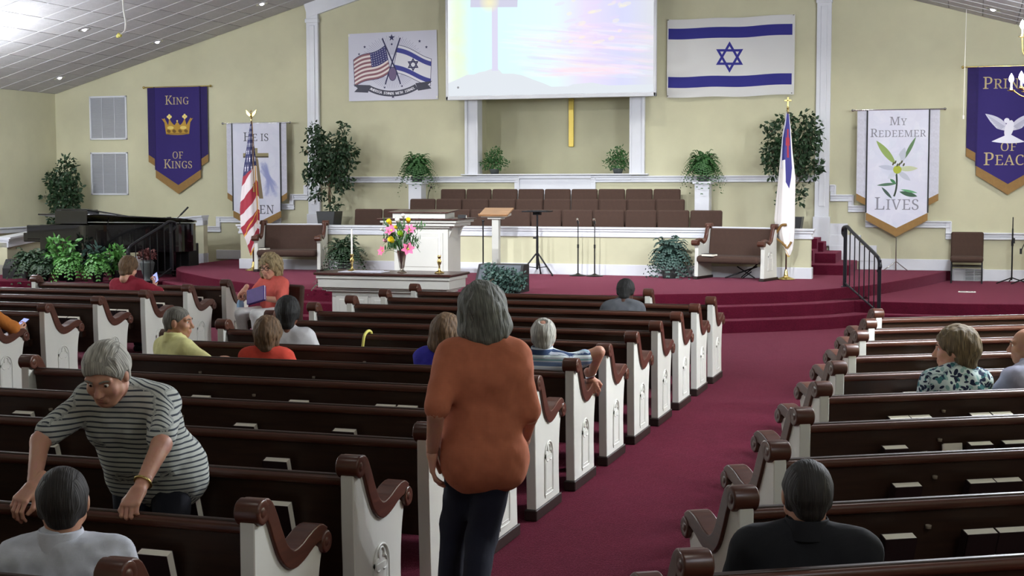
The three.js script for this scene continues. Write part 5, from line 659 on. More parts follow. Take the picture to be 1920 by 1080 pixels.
// ---------------------------------------------------------------- single chair and stands on the other platform
{
  const c = thing('stacking_chair', 'single brown padded chair with dark legs in front of the white vent', 'chair', [-0.09, HP, -25.45]);
  mesh('backrest', rb(0.53, 0.46, 0.07, 0.05, 0, 0.62, -0.16, [-0.1, 0, 0], 4), M.upholstery, c); mesh('seat', rb(0.53, 0.1, 0.46, 0.045, 0, 0.4, 0.08, null, 3), M.upholstery, c);
  for (const s of [-1, 1]) { mesh('leg', bar([s * 0.245, 0, 0.28], [s * 0.245, 0.36, 0.22], 0.012), M.black_metal, c); mesh('leg', bar([s * 0.245, 0, -0.2], [s * 0.245, 0.5, -0.16], 0.012), M.black_metal, c); } mesh('stretcher', [bar([-0.245, 0.28, 0.24], [0.245, 0.28, 0.24], 0.01), bar([-0.245, 0.28, -0.17], [0.245, 0.28, -0.17], 0.01)], M.black_metal, c);
  const mic = (x, z, label, h, boom) => { const m = thing('microphone_stand', label, 'microphone stand', [x, HP, z], 0, 'platform microphone stands'); mesh('pole', [cyl(0.013, 0.013, h, 0, h / 2 + 0.06, 0), cyl(0.009, 0.009, 0.3, 0, h + 0.1, 0), cyl(0.02, 0.02, 0.08, 0, h * 0.78, 0)], M.black_metal, m); for (const a of [0.4, 2.5, 4.6]) mesh('leg', bar([0, 0.1, 0], [Math.cos(a) * 0.3, 0.015, Math.sin(a) * 0.3], 0.01), M.black_metal, m); mesh('boom', [bar([0, h * 0.93, 0.02], boom, 0.008), cyl(0.018, 0.018, 0.09, boom[0], boom[1], boom[2])], M.black_plastic, m); };
  mic(0.63, -25.35, 'black tripod microphone stand nearer the single brown chair', 0.86, [0.02, 0.72, 0.06]); mic(0.86, -25.3, 'black tripod microphone stand with a lowered boom at the frame edge', 0.84, [-0.1, 0.55, 0.1]);
  const w = thing('dangling_string', 'thin pale cord hanging from the ceiling beside the dove banner', 'cord', [-0.18, 0, -25.2]); mesh('cord', tube([[0.0, 4.875, 0], [-0.005, 4.2, 0], [-0.012, 3.4, 0], [-0.012, 3.13, 0]], 0.006, 20, 6), M.cord_white, w); mesh('weight', cyl(0.014, 0.018, 0.06, -0.012, 3.1, 0), M.cord_white, w);
  const y = thing('dangling_cable', 'white cable with a yellow plug dangling from the ceiling over the piano', 'cable', [-13.05, 0, -20.3]); mesh('cable', tube([[-0.03, roofY(-13.08) - 0.004, 0], [0.0, 4.82, 0], [0.035, 4.62, 0], [0.02, 4.48, 0], [-0.05, 4.42, 0.02]], 0.014, 30, 8), M.cord_white, y); mesh('plug', [cyl(0.024, 0.03, 0.06, -0.07, 4.405, 0.02, [0, 0, 1.1]), rb(0.05, 0.05, 0.045, 0.01, -0.1, 4.39, 0.02)], M.cord_yellow, y);
}
// ---------------------------------------------------------------- lamps: recessed cans, stage spots, chandeliers
function spot(parent, pos, target, I, angle, pen, color, r = 2) { const s = new THREE.SpotLight(color, I, 0, angle, pen, 2); s.position.set(...pos); s.target.position.set(...target); scene.add(s.target); s.target.name = numbered('lamp_target'); s.shadow.radius = r; parent.add(s); s.name = 'spot_light'; s.target.updateMatrixWorld(); return s; }
{
  const can = (x, z, label, I, group) => {
    const y = roofY(x) + 0.003, ang = x < XM ? Math.atan(SL) : -Math.atan(SL), t = thing('ceiling_can', label, 'ceiling light', [x, y, z], 0, group); t.rotation.set(0, 0, ang);
    mesh('ring', lathe([[0.085, 0.004], [0.11, 0.004], [0.115, -0.004], [0.105, -0.012], [0.085, -0.006], [0.085, 0.004]], 24), M.chrome, t);
    mesh('reflector', lathe([[0.085, -0.004], [0.07, 0.05], [0.04, 0.075], [0.001, 0.08]], 24), M.chrome, t);
    mesh('lens', sph(0.042, 0, 0.0, 0, 1, 0.8, 1), M.can_glow, t);
    const s = new THREE.SpotLight(L.warm, I, 0, 1.15, 1, 2); s.position.set(0, -0.03, 0); s.target.position.set(0, -1, 0); t.add(s.target); s.target.name = 'aim'; s.shadow.radius = 3; s.name = 'can_light'; t.add(s);
  };
  can(-15.18, -22.35, 'recessed ceiling light near the bright glow over the piano', L.can, 'recessed ceiling lights'); can(-17.43, -24.78, 'recessed ceiling light low on the slope above the wall corner', L.can, 'recessed ceiling lights'); can(-15.18, -24.76, 'recessed ceiling light above the purple crown banner', L.can, 'recessed ceiling lights'); can(-12.91, -24.76, 'recessed ceiling light nearest the sloping white roof trim', L.can, 'recessed ceiling lights'); can(0.23, -24.4, 'recessed ceiling light above the purple dove banner', L.wallCan, 'recessed ceiling lights');
  { const q = ['first', 'second', 'third', 'fourth', 'fifth', 'sixth']; [-10.6, -8.8, -6.1, -4.3, -2.03, 2.4].forEach((x, i) => can(x, -23.8, 'added unseen ceiling light over the choir, ' + q[i] + ' from the crossed flags poster', L.wallCan, 'recessed ceiling lights')); }  // unseen downlights added above the view to brighten back wall and choir
  // unseen cans added over the congregation to raise the ambient light
  let k = 0; for (const z of [-17.5, -13, -8.5, -4, 0.5]) for (const x of [-15.2, -10.6, -4.4, 0.2]) can(x, z, 'added unseen ceiling light over the pews, row ' + ORD[Math.floor(k / 4)] + ', ' + ORD[k++ % 4] + ' from the piano side', L.addedCan, 'recessed ceiling lights');
  // theatre spots on a ceiling bar aimed at the stage
  const bar0 = thing('light_bar', 'ceiling mounted bar of stage spotlights over the congregation', 'spotlights', [0, 0, -13.2]);
  mesh('bar', bar([-11.6, 5.45, 0], [-3.4, 5.45, 0], 0.025), M.black_metal, bar0);
  for (const x of [-11.4, -3.6]) mesh('hanger', bar([x, 5.45, 0], [x, roofY(x) + 0.02, 0], 0.012), M.black_metal, bar0);
  for (const [x, tx, ty, tz, I] of [[-11, -9.6, 0.9, -22.4, 0.62], [-9, -8.1, 0.5, -21.0, 0.72], [-6, -6.0, 0.5, -21.4, 1.2], [-4, -4.6, 0.9, -22.6, 0.7]]) {
    const p = V(x, 5.3, 0), d = V(tx - x, ty - 5.3, tz + 13.2).normalize(), q = new THREE.Quaternion().setFromUnitVectors(V(0, 1, 0), d.clone().negate());
    const h = mesh('lamp_head', [lathe([[0.001, 0.12], [0.07, 0.12], [0.085, 0.0], [0.09, -0.14], [0.085, -0.14], [0.08, -0.1], [0.001, 0.05]], 20).applyQuaternion(q).translate(x, 5.3, 0), bar([x, 5.32, 0], [x, 5.45, 0], 0.012)], M.black_metal, bar0);
    mesh('lamp_lens', cyl(0.078, 0.078, 0.01, 0, -0.1, 0).applyQuaternion(q).translate(x, 5.3, 0), M.can_glow, bar0);
    const e = p.clone().addScaledVector(d, 0.16); spot(bar0, [e.x, e.y, e.z], [tx, ty, tz], L.stageSpot * I, 0.42, 1, L.neutral, 4);
  }
}
{
  const chand = (x, y, z, label, k = 1) => {
    const t = thing('chandelier', label, 'chandelier', [x, y, z], 0, 'brass candle chandeliers'), top = roofY(x) - y;
    mesh('shaft', lathe([[0.001, -0.22], [0.03, -0.2], [0.045, -0.15], [0.02, -0.1], [0.06, -0.02], [0.09, 0.05], [0.06, 0.12], [0.025, 0.18], [0.02, 0.4], [0.045, 0.46], [0.06, 0.52], [0.03, 0.6], [0.015, 0.66], [0.012, 0.8], [0.001, 0.82]], 20), M.brass, t);
    mesh('chain', [cyl(0.008, 0.008, top - 0.8, 0, (top + 0.8) / 2, 0), lathe([[0.001, top], [0.07, top], [0.06, top - 0.03], [0.001, top - 0.05]], 20)], M.brass, t);
    for (const [n, R, y0, yb, off] of [[8, 0.5, 0.03, -0.02, 0.1], [4, 0.38, 0.5, 0.66, 0.0]]) for (let i = 0; i < n; i++) {
      const a = i / n * Math.PI * 2 + off, c = Math.cos(a), s = Math.sin(a), P = (u, h) => [c * R * u, h, s * R * u];
      const arm = mesh('arm', [tube([P(0.1, y0 + 0.04), P(0.35, y0 - 0.08), P(0.7, y0 - 0.12), P(0.95, y0 - 0.04), P(1, yb)], 0.01, 20, 6), lathe([[0.001, 0], [0.045, 0.01], [0.05, 0.02], [0.02, 0.015], [0.018, 0.05], [0.001, 0.05]], 12, c * R, yb, s * R)], M.brass, t);
      mesh('candle_sleeve', cyl(0.013, 0.013, 0.07, c * R, yb + 0.085, s * R), M.wax, arm);
      mesh('bulb', lathe([[0.001, 0], [0.02, 0.004], [0.034, 0.035], [0.024, 0.075], [0.001, 0.115]], 12, c * R, yb + 0.12, s * R), M.bulb_glow, arm);
      if (i % 2) continue;
      const l = new THREE.PointLight(L.cool, L.bulb * k, 0, 2); l.position.set(c * R, yb + 0.16, s * R); l.shadow.radius = 1; l.name = 'bulb_light'; t.add(l);
    }
  };
  chand(0.93, 3.22, -19.8, 'brass candle chandelier hanging in front of the purple dove banner'); chand(2 * XM - 0.93, 3.22, -19.8, 'brass candle chandelier over the plants on the piano side');
  // unseen chandeliers added over the congregation for sideways fill on pews and walls
  chand(1.6, 3.4, -11.5, 'added unseen chandelier over the middle of the slanted pews', 3.2); chand(2 * XM - 1.6, 3.4, -11.5, 'added unseen chandelier over the middle of the piano side pews', 2.4); chand(2.0, 3.6, -2.5, 'added unseen chandelier over the rear of the slanted pews', 0.3); chand(2 * XM - 1.6, 3.4, -2.5, 'added unseen chandelier over the rear of the piano side pews', 0.45);
}
// ---------------------------------------------------------------- people: blended bodies meshed from distance fields
const noise3 = (x, y, z) => { const zi = Math.floor(z), f = z - zi, u = f * f * (3 - 2 * f), a = vnoise(x + zi * 17.3, y + zi * 9.1, 256, 256), b = vnoise(x + (zi + 1) * 17.3, y + (zi + 1) * 9.1, 256, 256); return a + (b - a) * u - 0.5; };
function field(prims, cell, warp) {
  const lo = [1e9, 1e9, 1e9], hi = [-1e9, -1e9, -1e9];
  for (const p of prims) { const e = p.e; const pts = p.b ? [p.a, p.b] : [p.a], R = p.b ? Math.max(p.r, p.q) : Math.max(...e); p.R = R; p.lo = [0, 1, 2].map((k) => Math.min(...pts.map((q) => q[k])) - R); p.hi = [0, 1, 2].map((k) => Math.max(...pts.map((q) => q[k])) + R); if (!p.cut) for (let k = 0; k < 3; k++) { lo[k] = Math.min(lo[k], p.lo[k]); hi[k] = Math.max(hi[k], p.hi[k]); } }
  for (let k = 0; k < 3; k++) { lo[k] -= cell * 3; hi[k] += cell * 3; }
  const n = [0, 1, 2].map((k) => Math.ceil((hi[k] - lo[k]) / cell) + 1), [nx, ny, nz] = n, F = new Float32Array(nx * ny * nz).fill(1);
  for (const p of prims) {
    const K = p.k ?? 0.02, pad = K + cell * 2.5, i0 = [0, 1, 2].map((k) => Math.max(0, Math.floor((p.lo[k] - pad - lo[k]) / cell))), i1 = [0, 1, 2].map((k) => Math.min(n[k] - 1, Math.ceil((p.hi[k] + pad - lo[k]) / cell)));
    const ab = p.b ? [p.b[0] - p.a[0], p.b[1] - p.a[1], p.b[2] - p.a[2]] : null, L2 = ab ? ab[0] ** 2 + ab[1] ** 2 + ab[2] ** 2 || 1e-9 : 0;
    for (let z = i0[2]; z <= i1[2]; z++) for (let y = i0[1]; y <= i1[1]; y++) for (let x = i0[0]; x <= i1[0]; x++) {
      const dx = lo[0] + x * cell - p.a[0], dy = lo[1] + y * cell - p.a[1], dz = lo[2] + z * cell - p.a[2]; let d;
      if (ab) { const t = Math.max(0, Math.min(1, (dx * ab[0] + dy * ab[1] + dz * ab[2]) / L2)); d = Math.hypot(dx - ab[0] * t, dy - ab[1] * t, dz - ab[2] * t) - (p.r + (p.q - p.r) * t); }
      else { const k0 = Math.hypot(dx / p.e[0], dy / p.e[1], dz / p.e[2]), k1 = Math.hypot(dx / p.e[0] ** 2, dy / p.e[1] ** 2, dz / p.e[2] ** 2); d = k1 > 1e-6 ? k0 * (k0 - 1) / k1 : -Math.min(...p.e); }
      const i = (z * ny + y) * nx + x;
      if (p.cut) { const a = F[i], b = -d, h = Math.max(K - Math.abs(a - b), 0) / K; F[i] = Math.max(a, b) + h * h * K / 4; }
      else { const a = F[i], h = Math.max(K - Math.abs(a - d), 0) / K; F[i] = Math.min(a, d) - h * h * K / 4; }
    }
  }
  if (warp) for (let z = 0, i = 0; z < nz; z++) for (let y = 0; y < ny; y++) for (let x = 0; x < nx; x++, i++) if (F[i] < 0.06) F[i] += warp(lo[0] + x * cell, lo[1] + y * cell, lo[2] + z * cell);
  // surface nets
  const id = new Int32Array(F.length).fill(-1), pos = [], idx = [];
  for (let z = 0; z < nz - 1; z++) for (let y = 0; y < ny - 1; y++) for (let x = 0; x < nx - 1; x++) {
    const b = (z * ny + y) * nx + x, c = []; let m = 0; for (let q = 0; q < 8; q++) { const v = F[b + (q & 1) + ((q >> 1) & 1) * nx + (q >> 2) * nx * ny]; c.push(v); if (v < 0) m |= 1 << q; }
    if (m === 0 || m === 255) continue; let sx = 0, sy = 0, sz = 0, k = 0;
    for (let q = 0; q < 8; q++) for (const s of [1, 2, 4]) if (!(q & s)) { const a = c[q], e = c[q | s]; if ((a < 0) !== (e < 0)) { const t = a / (a - e); sx += (q & 1) + (s === 1 ? t : 0); sy += ((q >> 1) & 1) + (s === 2 ? t : 0); sz += (q >> 2) + (s === 4 ? t : 0); k++; } }
    id[b] = pos.length / 3; pos.push(lo[0] + (x + sx / k) * cell, lo[1] + (y + sy / k) * cell, lo[2] + (z + sz / k) * cell);
  }
  const quad = (a, b, c, d, f) => { if (a < 0 || b < 0 || c < 0 || d < 0) return; f ? idx.push(a, b, c, a, c, d) : idx.push(a, c, b, a, d, c); }, S = [1, nx, nx * ny];
  for (let z = 1; z < nz - 1; z++) for (let y = 1; y < ny - 1; y++) for (let x = 1; x < nx - 1; x++) { const b = (z * ny + y) * nx + x, v = F[b] < 0; for (let k = 0; k < 3; k++) { if ((F[b + S[k]] < 0) === v) continue; const u = S[(k + 1) % 3], w = S[(k + 2) % 3]; quad(id[b - u - w], id[b - w], id[b], id[b - u], v); } }
  const g = new THREE.BufferGeometry(); g.setAttribute('position', new THREE.Float32BufferAttribute(pos, 3)); g.setIndex(idx); g.computeVertexNormals(); return g;
}
const cap = (a, b, r, q = r, k = 0.02) => ({ a, b, r, q, k }), ell = (a, e, k = 0.02) => ({ a, e, k }), cut = (a, e, k = 0.012) => ({ a, e, k, cut: 1 });
// head: centre of the skull at the origin, face towards -z
const headPrims = [ell([0, 0.03, 0.015], [0.074, 0.083, 0.094], 0.03), ell([0, -0.03, -0.022], [0.06, 0.078, 0.066], 0.03), ell([0, -0.084, -0.05], [0.032, 0.024, 0.028], 0.03), cap([-0.045, -0.05, -0.02], [-0.02, -0.082, -0.045], 0.026, 0.02, 0.02), cap([0.045, -0.05, -0.02], [0.02, -0.082, -0.045], 0.026, 0.02, 0.02), ell([-0.036, -0.02, -0.058], [0.026, 0.024, 0.024], 0.02), ell([0.036, -0.02, -0.058], [0.026, 0.024, 0.024], 0.02),
  cap([-0.044, 0.032, -0.068], [0, 0.03, -0.08], 0.012, 0.01, 0.015), cap([0.044, 0.032, -0.068], [0, 0.03, -0.08], 0.012, 0.01, 0.015), cut([-0.031, 0.012, -0.094], [0.017, 0.012, 0.016], 0.01), cut([0.031, 0.012, -0.094], [0.017, 0.012, 0.016], 0.01), cap([0, 0.02, -0.082], [0, -0.022, -0.106], 0.008, 0.012, 0.012), ell([-0.012, -0.027, -0.094], [0.008, 0.007, 0.009], 0.008), ell([0.012, -0.027, -0.094], [0.008, 0.007, 0.009], 0.008),
  cap([-0.02, -0.05, -0.083], [0.02, -0.05, -0.083], 0.007, 0.007, 0.008), cap([-0.017, -0.062, -0.081], [0.017, -0.062, -0.081], 0.008, 0.008, 0.008), ell([-0.077, 0.0, 0.012], [0.009, 0.03, 0.018], 0.01), ell([0.077, 0.0, 0.012], [0.009, 0.03, 0.018], 0.01), cap([0, -0.04, 0.035], [0, -0.14, 0.05], 0.055, 0.054, 0.04)];
const headGeo = field(headPrims, 0.0045);
const HAIR = {
  short: [[ell([0, 0.037, 0.02], [0.0795, 0.084, 0.098], 0.03), cap([0, 0.0, 0.06], [0, -0.03, 0.06], 0.062, 0.054, 0.03), cap([-0.05, 0.03, 0.02], [-0.055, -0.02, 0.03], 0.03, 0.024, 0.02), cap([0.05, 0.03, 0.02], [0.055, -0.02, 0.03], 0.03, 0.024, 0.02), cut([0, -0.035, -0.085], [0.1, 0.095, 0.085]), cut([-0.085, -0.012, 0.008], [0.03, 0.04, 0.024]), cut([0.085, -0.012, 0.008], [0.03, 0.04, 0.024]), cut([0, -0.125, 0.06], [0.12, 0.055, 0.1])], 0.003],
  thick: [[ell([0, 0.045, 0.022], [0.09, 0.094, 0.106], 0.03), cap([0, 0.0, 0.072], [0, -0.065, 0.07], 0.07, 0.054, 0.03), cap([-0.055, 0.03, 0.02], [-0.06, -0.015, 0.03], 0.032, 0.026, 0.02), cap([0.055, 0.03, 0.02], [0.06, -0.015, 0.03], 0.032, 0.026, 0.02), cut([0, -0.035, -0.09], [0.1, 0.095, 0.085]), cut([-0.09, -0.014, 0.006], [0.03, 0.036, 0.02]), cut([0.09, -0.014, 0.006], [0.03, 0.036, 0.02])], 0.006],
  balding: [[ell([0, 0.036, 0.022], [0.081, 0.083, 0.099], 0.03), cap([0, 0.0, 0.055], [0, -0.05, 0.055], 0.072, 0.06, 0.03), cap([-0.05, 0.03, 0.03], [-0.055, -0.03, 0.035], 0.032, 0.026, 0.02), cap([0.05, 0.03, 0.03], [0.055, -0.03, 0.035], 0.032, 0.026, 0.02), cut([0, -0.02, -0.085], [0.11, 0.12, 0.085]), cut([0, 0.13, -0.06], [0.04, 0.04, 0.06]), cut([0.0, 0.105, 0.092], [0.034, 0.026, 0.03]), cut([-0.085, -0.012, 0.008], [0.03, 0.04, 0.024]), cut([0.085, -0.012, 0.008], [0.03, 0.04, 0.024])], 0.004],
  fringe: [[ell([0, -0.01, 0.035], [0.078, 0.05, 0.082], 0.02), cap([0, -0.02, 0.07], [0, -0.06, 0.068], 0.056, 0.05, 0.02), cut([0, -0.03, -0.07], [0.12, 0.13, 0.09]), cut([-0.085, -0.012, 0.008], [0.03, 0.04, 0.024]), cut([0.085, -0.012, 0.008], [0.03, 0.04, 0.024])], 0.002],
  full: [[ell([0, 0.05, 0.025], [0.1, 0.1, 0.115], 0.04), cap([-0.055, 0.02, 0.03], [-0.055, -0.05, 0.045], 0.045, 0.035, 0.03), cap([0.055, 0.02, 0.03], [0.055, -0.05, 0.045], 0.045, 0.035, 0.03), cap([0, 0, 0.08], [0, -0.075, 0.075], 0.07, 0.05, 0.04), cut([0, -0.045, -0.095], [0.085, 0.1, 0.085]), cut([-0.1, -0.03, -0.005], [0.035, 0.03, 0.022]), cut([0.1, -0.03, -0.005], [0.035, 0.03, 0.022])], 0.012],
  curly: [[ell([0, 0.045, 0.03], [0.112, 0.105, 0.118], 0.04), cap([-0.07, 0.03, 0.02], [-0.075, -0.07, 0.02], 0.055, 0.05, 0.03), cap([0.07, 0.03, 0.02], [0.075, -0.07, 0.02], 0.055, 0.05, 0.03), cap([0, 0, 0.08], [0, -0.09, 0.08], 0.08, 0.07, 0.04), cut([0, -0.045, -0.1], [0.072, 0.1, 0.085])], 0.03],
  bob: [[ell([0, 0.045, 0.025], [0.095, 0.094, 0.112], 0.04), cap([-0.05, 0.03, 0.03], [-0.075, -0.07, 0.035], 0.055, 0.048, 0.04), cap([0.05, 0.03, 0.03], [0.07, -0.07, 0.035], 0.055, 0.048, 0.04), cap([0, 0, 0.08], [0, -0.1, 0.075], 0.075, 0.062, 0.05), cap([-0.05, -0.085, 0.05], [0.045, -0.085, 0.05], 0.056, 0.056, 0.05), cut([0, -0.06, -0.1], [0.075, 0.12, 0.085])], 0.01],
};
const hairGeo = {}; for (const [k, [p, a]] of Object.entries(HAIR)) hairGeo[k] = field(p, 0.005, (x, y, z) => a * (noise3(x * 55 + 30, y * 26 + 30, z * 55 + 30) + (k === 'curly' ? 0.8 * noise3(x * 30 + 9, y * 30 + 9, z * 30 + 9) : 0)));
// right hand: wrist at the origin, fingers towards -z, palm facing -y, thumb on -x; curl bends the fingers to the palm
function handGeo(curl, spread, cell) {
  const P = [cap([0, 0, 0.05], [0, 0, -0.01], 0.027, 0.026, 0.02)], X = [-0.03, -0.01, 0.01, 0.028], LEN = [0.042, 0.047, 0.043, 0.033];
  for (let i = 0; i < 4; i++) {
    P.push(cap([X[i] * 0.55, 0.0, -0.015], [X[i], 0.002 - Math.abs(X[i]) * 0.1, -0.085 + (i === 3 ? 0.008 : 0)], 0.017, 0.0115, 0.014));
    let p = [X[i], 0.0, -0.085 + (i === 3 ? 0.008 : 0)], a = curl * 0.7, sx = (X[i] * 5) * spread, r = 0.0092; for (const [j, f] of [[0, 1], [1, 0.62], [2, 0.5]]) { const l = LEN[i] * f, q = [p[0] + sx * l * Math.cos(a), p[1] - Math.sin(a) * l, p[2] - Math.cos(a) * l]; P.push(cap(p, q, r, r * 0.92, 0.004)); p = q; r *= 0.92; a += curl * (j ? 0.7 : 1); }
  }
  P.push(cap([-0.018, -0.006, -0.02], [-0.045, -0.016, -0.052], 0.017, 0.0125, 0.012), cap([-0.045, -0.016, -0.052], [-0.054, -0.024 - curl * 0.01, -0.085], 0.0115, 0.0105, 0.005), cap([-0.054, -0.024 - curl * 0.01, -0.085], [-0.052 + curl * 0.012, -0.03 - curl * 0.014, -0.108], 0.0105, 0.009, 0.004));
  return field(P, cell);
}
const HANDS = { relaxed: handGeo(0.45, 0.25, 0.005), grip: handGeo(1.05, 0.2, 0.0035), drape: handGeo(0.75, 0.3, 0.0035) };
const flip = (g) => { const h = g.clone().applyMatrix4(new THREE.Matrix4().makeScale(-1, 1, 1)), i = h.index; const a = Array.from(i.array); for (let k = 0; k < a.length; k += 3) [a[k], a[k + 1]] = [a[k + 1], a[k]]; h.setIndex(a); h.computeVertexNormals(); return h; };
const HANDS_L = Object.fromEntries(Object.entries(HANDS).map(([k, g]) => [k, flip(g)]));
const matNames = {};
function cloth(key, color, o = {}) { if (M[key]) return M[key]; return std(key, color, o.roughness ?? 0.95, { map: o.map ?? T.cloth }); }
const skins = { light: '#d6a890', ruddy: '#c59882', tan: '#b48a70', brown: '#6e4530', dark: '#4a3024' }; for (const [k, c] of Object.entries(skins)) std('skin_' + k, c, 0.5, { map: T.skin });
const hairs = { grey: '#8a867b', white: '#dcd9cc', black: '#0d0b09', brown: '#866644', dark: '#2c2621', blond: '#c8b080', silver: '#888a7f', greybrown: '#8f7a56' }; for (const [k, c] of Object.entries(hairs)) std('hair_' + k, c, 0.72, { map: T.hair, bumpMap: T.hair, bumpScale: 0.004 });
std('eye_white', '#e8e4dc', 0.25); std('iris', '#2c241c', 0.2); std('lip', '#a8625a', 0.5);
/* person: o.pos = floor point under the hips, o.turn, o.hip height, o.lean (forward), o.twist, o.head [pitch, yaw, roll], o.hands [[x,y,z] wrist left, right in body space], o.dirs finger directions, o.palms */
function person(o) {
  const t = thing('person', o.label, 'person', [o.pos[0], o.pos[1] ?? 0, o.pos[2]], o.turn ?? 0), S = o.S ?? 0.95, hy = o.hip, fat = o.fat ?? 1, w = o.w ?? 1;
  const qU = new THREE.Quaternion().setFromEuler(new THREE.Euler(-(o.lean ?? 0), o.twist ?? 0, o.side ?? 0, 'YXZ'));
  const vU = (x, y, z) => V(x * S, y * S, z * S).applyQuaternion(qU).add(V(0, hy, 0)), U = (x, y, z) => vU(x, y, z).toArray();
  const sk = M['skin_' + o.skin], body = [], shirt = [], legsP = [], g0 = 0.017;
  const torso = (d) => [cap(U(-0.082 * w, -0.025, 0), U(0.082 * w, -0.025, 0), 0.115 * fat + d, 0.115 * fat + d, 0.05), cap(U(-0.06 * w, 0.12, -0.01), U(0.06 * w, 0.12, -0.01), 0.112 * fat + d, 0.112 * fat + d, 0.06), cap(U(-0.08 * w, 0.3, 0.0), U(0.08 * w, 0.3, 0.0), 0.112 + d, 0.112 + d, 0.07), cap(U(-0.155 * w, 0.41, 0.015), U(0.155 * w, 0.41, 0.015), 0.058 + d, 0.058 + d, 0.06), cap(U(-0.09 * w, 0.43, 0.02), U(0, 0.475, 0.01), 0.05 + d * 0.6, 0.05 + d * 0.5, 0.05), cap(U(0.09 * w, 0.43, 0.02), U(0, 0.475, 0.01), 0.05 + d * 0.6, 0.05 + d * 0.5, 0.05)];
  body.push(...torso(-0.02)); shirt.push(...torso(g0)); if (o.hem) shirt.push(cap(U(-0.075, -0.1, 0), U(0.075, -0.1, 0), 0.122 * fat, 0.122 * fat, 0.06));
  const headC = o.headAt ? V(...o.headAt) : vU(0, o.neck ?? 0.615, -0.03).add(V(0, 0, 0)), neck = vU(0, 0.45, 0.012);
  body.push(cap(neck.toArray(), headC.clone().lerp(neck, 0.3).toArray(), 0.056, 0.052, 0.04));
  const ske = [];
  const geos = [];
  [-1, 1].forEach((s, i) => {
    const sh = vU(s * 0.18 * w, 0.4, 0.01), W = V(...(o.hands?.[i] ?? [s * 0.1, hy + 0.1, -0.3])), ua = 0.28 * S, fa = 0.255 * S, D = W.clone().sub(sh); if (D.length() > (ua + fa) * 0.985) W.copy(sh.clone().addScaledVector(D.normalize(), (ua + fa) * 0.985));
    const d = W.clone().sub(sh), l = d.length(), a = (ua * ua - fa * fa + l * l) / (2 * l), h = Math.sqrt(Math.max(0, ua * ua - a * a)), pole = V(...(o.poles?.[i] ?? [s * 0.7, -0.6, 0.5])), dn = d.clone().normalize(), pp = pole.sub(dn.clone().multiplyScalar(pole.dot(dn))).normalize(), el = sh.clone().addScaledVector(dn, a).addScaledVector(pp, h);
    const A = sh.toArray(), E = el.toArray(), Wt = W.toArray();
    body.push(cap(A, E, 0.046, 0.04, 0.03), cap(E, Wt, o.sleeve === 'long' ? 0.034 : 0.041, 0.027, 0.015));
    if (o.sleeve === 'long') { shirt.push(cap(A, E, 0.066, 0.054, 0.04), cap(E, W.clone().lerp(el, 0.06).toArray(), 0.054, 0.04, 0.02)); }
    else if (o.sleeve === 'roll') { shirt.push(cap(A, E, 0.066, 0.056, 0.04), cap(E, el.clone().lerp(W, 0.35).toArray(), 0.055, 0.052, 0.02)); }
    else shirt.push(cap(A, sh.clone().lerp(el, o.sleeveLen ?? 0.72).toArray(), 0.067, 0.06, 0.04));
    const dir = V(...(o.dirs?.[i] ?? W.clone().sub(el).normalize().toArray())).normalize(), N0 = V(...(o.palms?.[i] ?? [0, -1, 0])), N = N0.sub(dir.clone().multiplyScalar(N0.dot(dir))).normalize(), y = N.clone().negate(), z = dir.clone().negate(), x = y.clone().cross(z);
    geos.push((s > 0 ? HANDS : HANDS_L)[o.grip?.[i] ?? 'relaxed'].clone().applyMatrix4(new THREE.Matrix4().makeBasis(x, y, z).setPosition(W)));
    ske.push({ sh, el, W, x, y, z });
  });
  const legs = o.legs ?? [-1, 1].map((s) => ({ hip: [s * 0.095, hy, 0], knee: [s * 0.12, hy + 0.02, -0.41], ankle: [s * 0.12, 0.09, -0.37], toe: [s * 0.13, 0.035, -0.5] }));
  const shoes = [];
  for (const q of legs) { body.push(cap(q.hip, q.knee, 0.075, 0.052, 0.05), cap(q.knee, q.ankle, 0.05, 0.034, 0.03), cap(q.ankle, q.toe, 0.034, 0.028, 0.02)); legsP.push(cap(q.hip, q.knee, 0.09 * Math.sqrt(fat), 0.07, 0.05), cap(q.knee, [q.ankle[0], q.ankle[1] + 0.015, q.ankle[2]], 0.068, 0.055, 0.03)); shoes.push(cap([q.ankle[0], q.ankle[1] - 0.045, q.ankle[2] + (q.ankle[2] - q.toe[2]) * 0.28], q.toe, 0.04, 0.034, 0.02), cap(q.ankle, [q.ankle[0], q.ankle[1] - 0.04, q.ankle[2]], 0.04, 0.042, 0.02)); }
  legsP.push(cap([-0.06, hy - 0.02, 0], [0.06, hy - 0.02, 0], 0.1 * fat, 0.1 * fat, 0.05));
  const hq = new THREE.Quaternion().setFromEuler(new THREE.Euler(-(o.head?.[0] ?? 0), o.head?.[1] ?? 0, o.head?.[2] ?? 0, 'YXZ')), hm = new THREE.Matrix4().compose(headC, hq, V(1, 1, 1).multiplyScalar(o.HS ?? 1.02));
  geos.push(headGeo.clone().applyMatrix4(hm));
  mesh('body', [field(body, 0.016), ...geos], sk, t);
  const wr = (f, a) => (x, y, z) => a * (noise3(x * f + 40 + o.seed * 7, y * f * 0.8 + 40, z * f + 40) + 0.5 * noise3(x * f * 2.3 + 11, y * f * 2 + 11, z * f * 2.3 + 11 + o.seed));
  mesh(o.shirtName ?? 'shirt', field(shirt, 0.0125, wr(12, o.wrinkle ?? 0.016)), o.shirt, t);
  mesh('trousers', field(legsP, 0.016, wr(10, 0.01)), o.trousers ?? cloth('trouser_dark', '#1d1f2a'), t); mesh('shoes', field(shoes, 0.013), o.shoes ?? M.book_black, t);
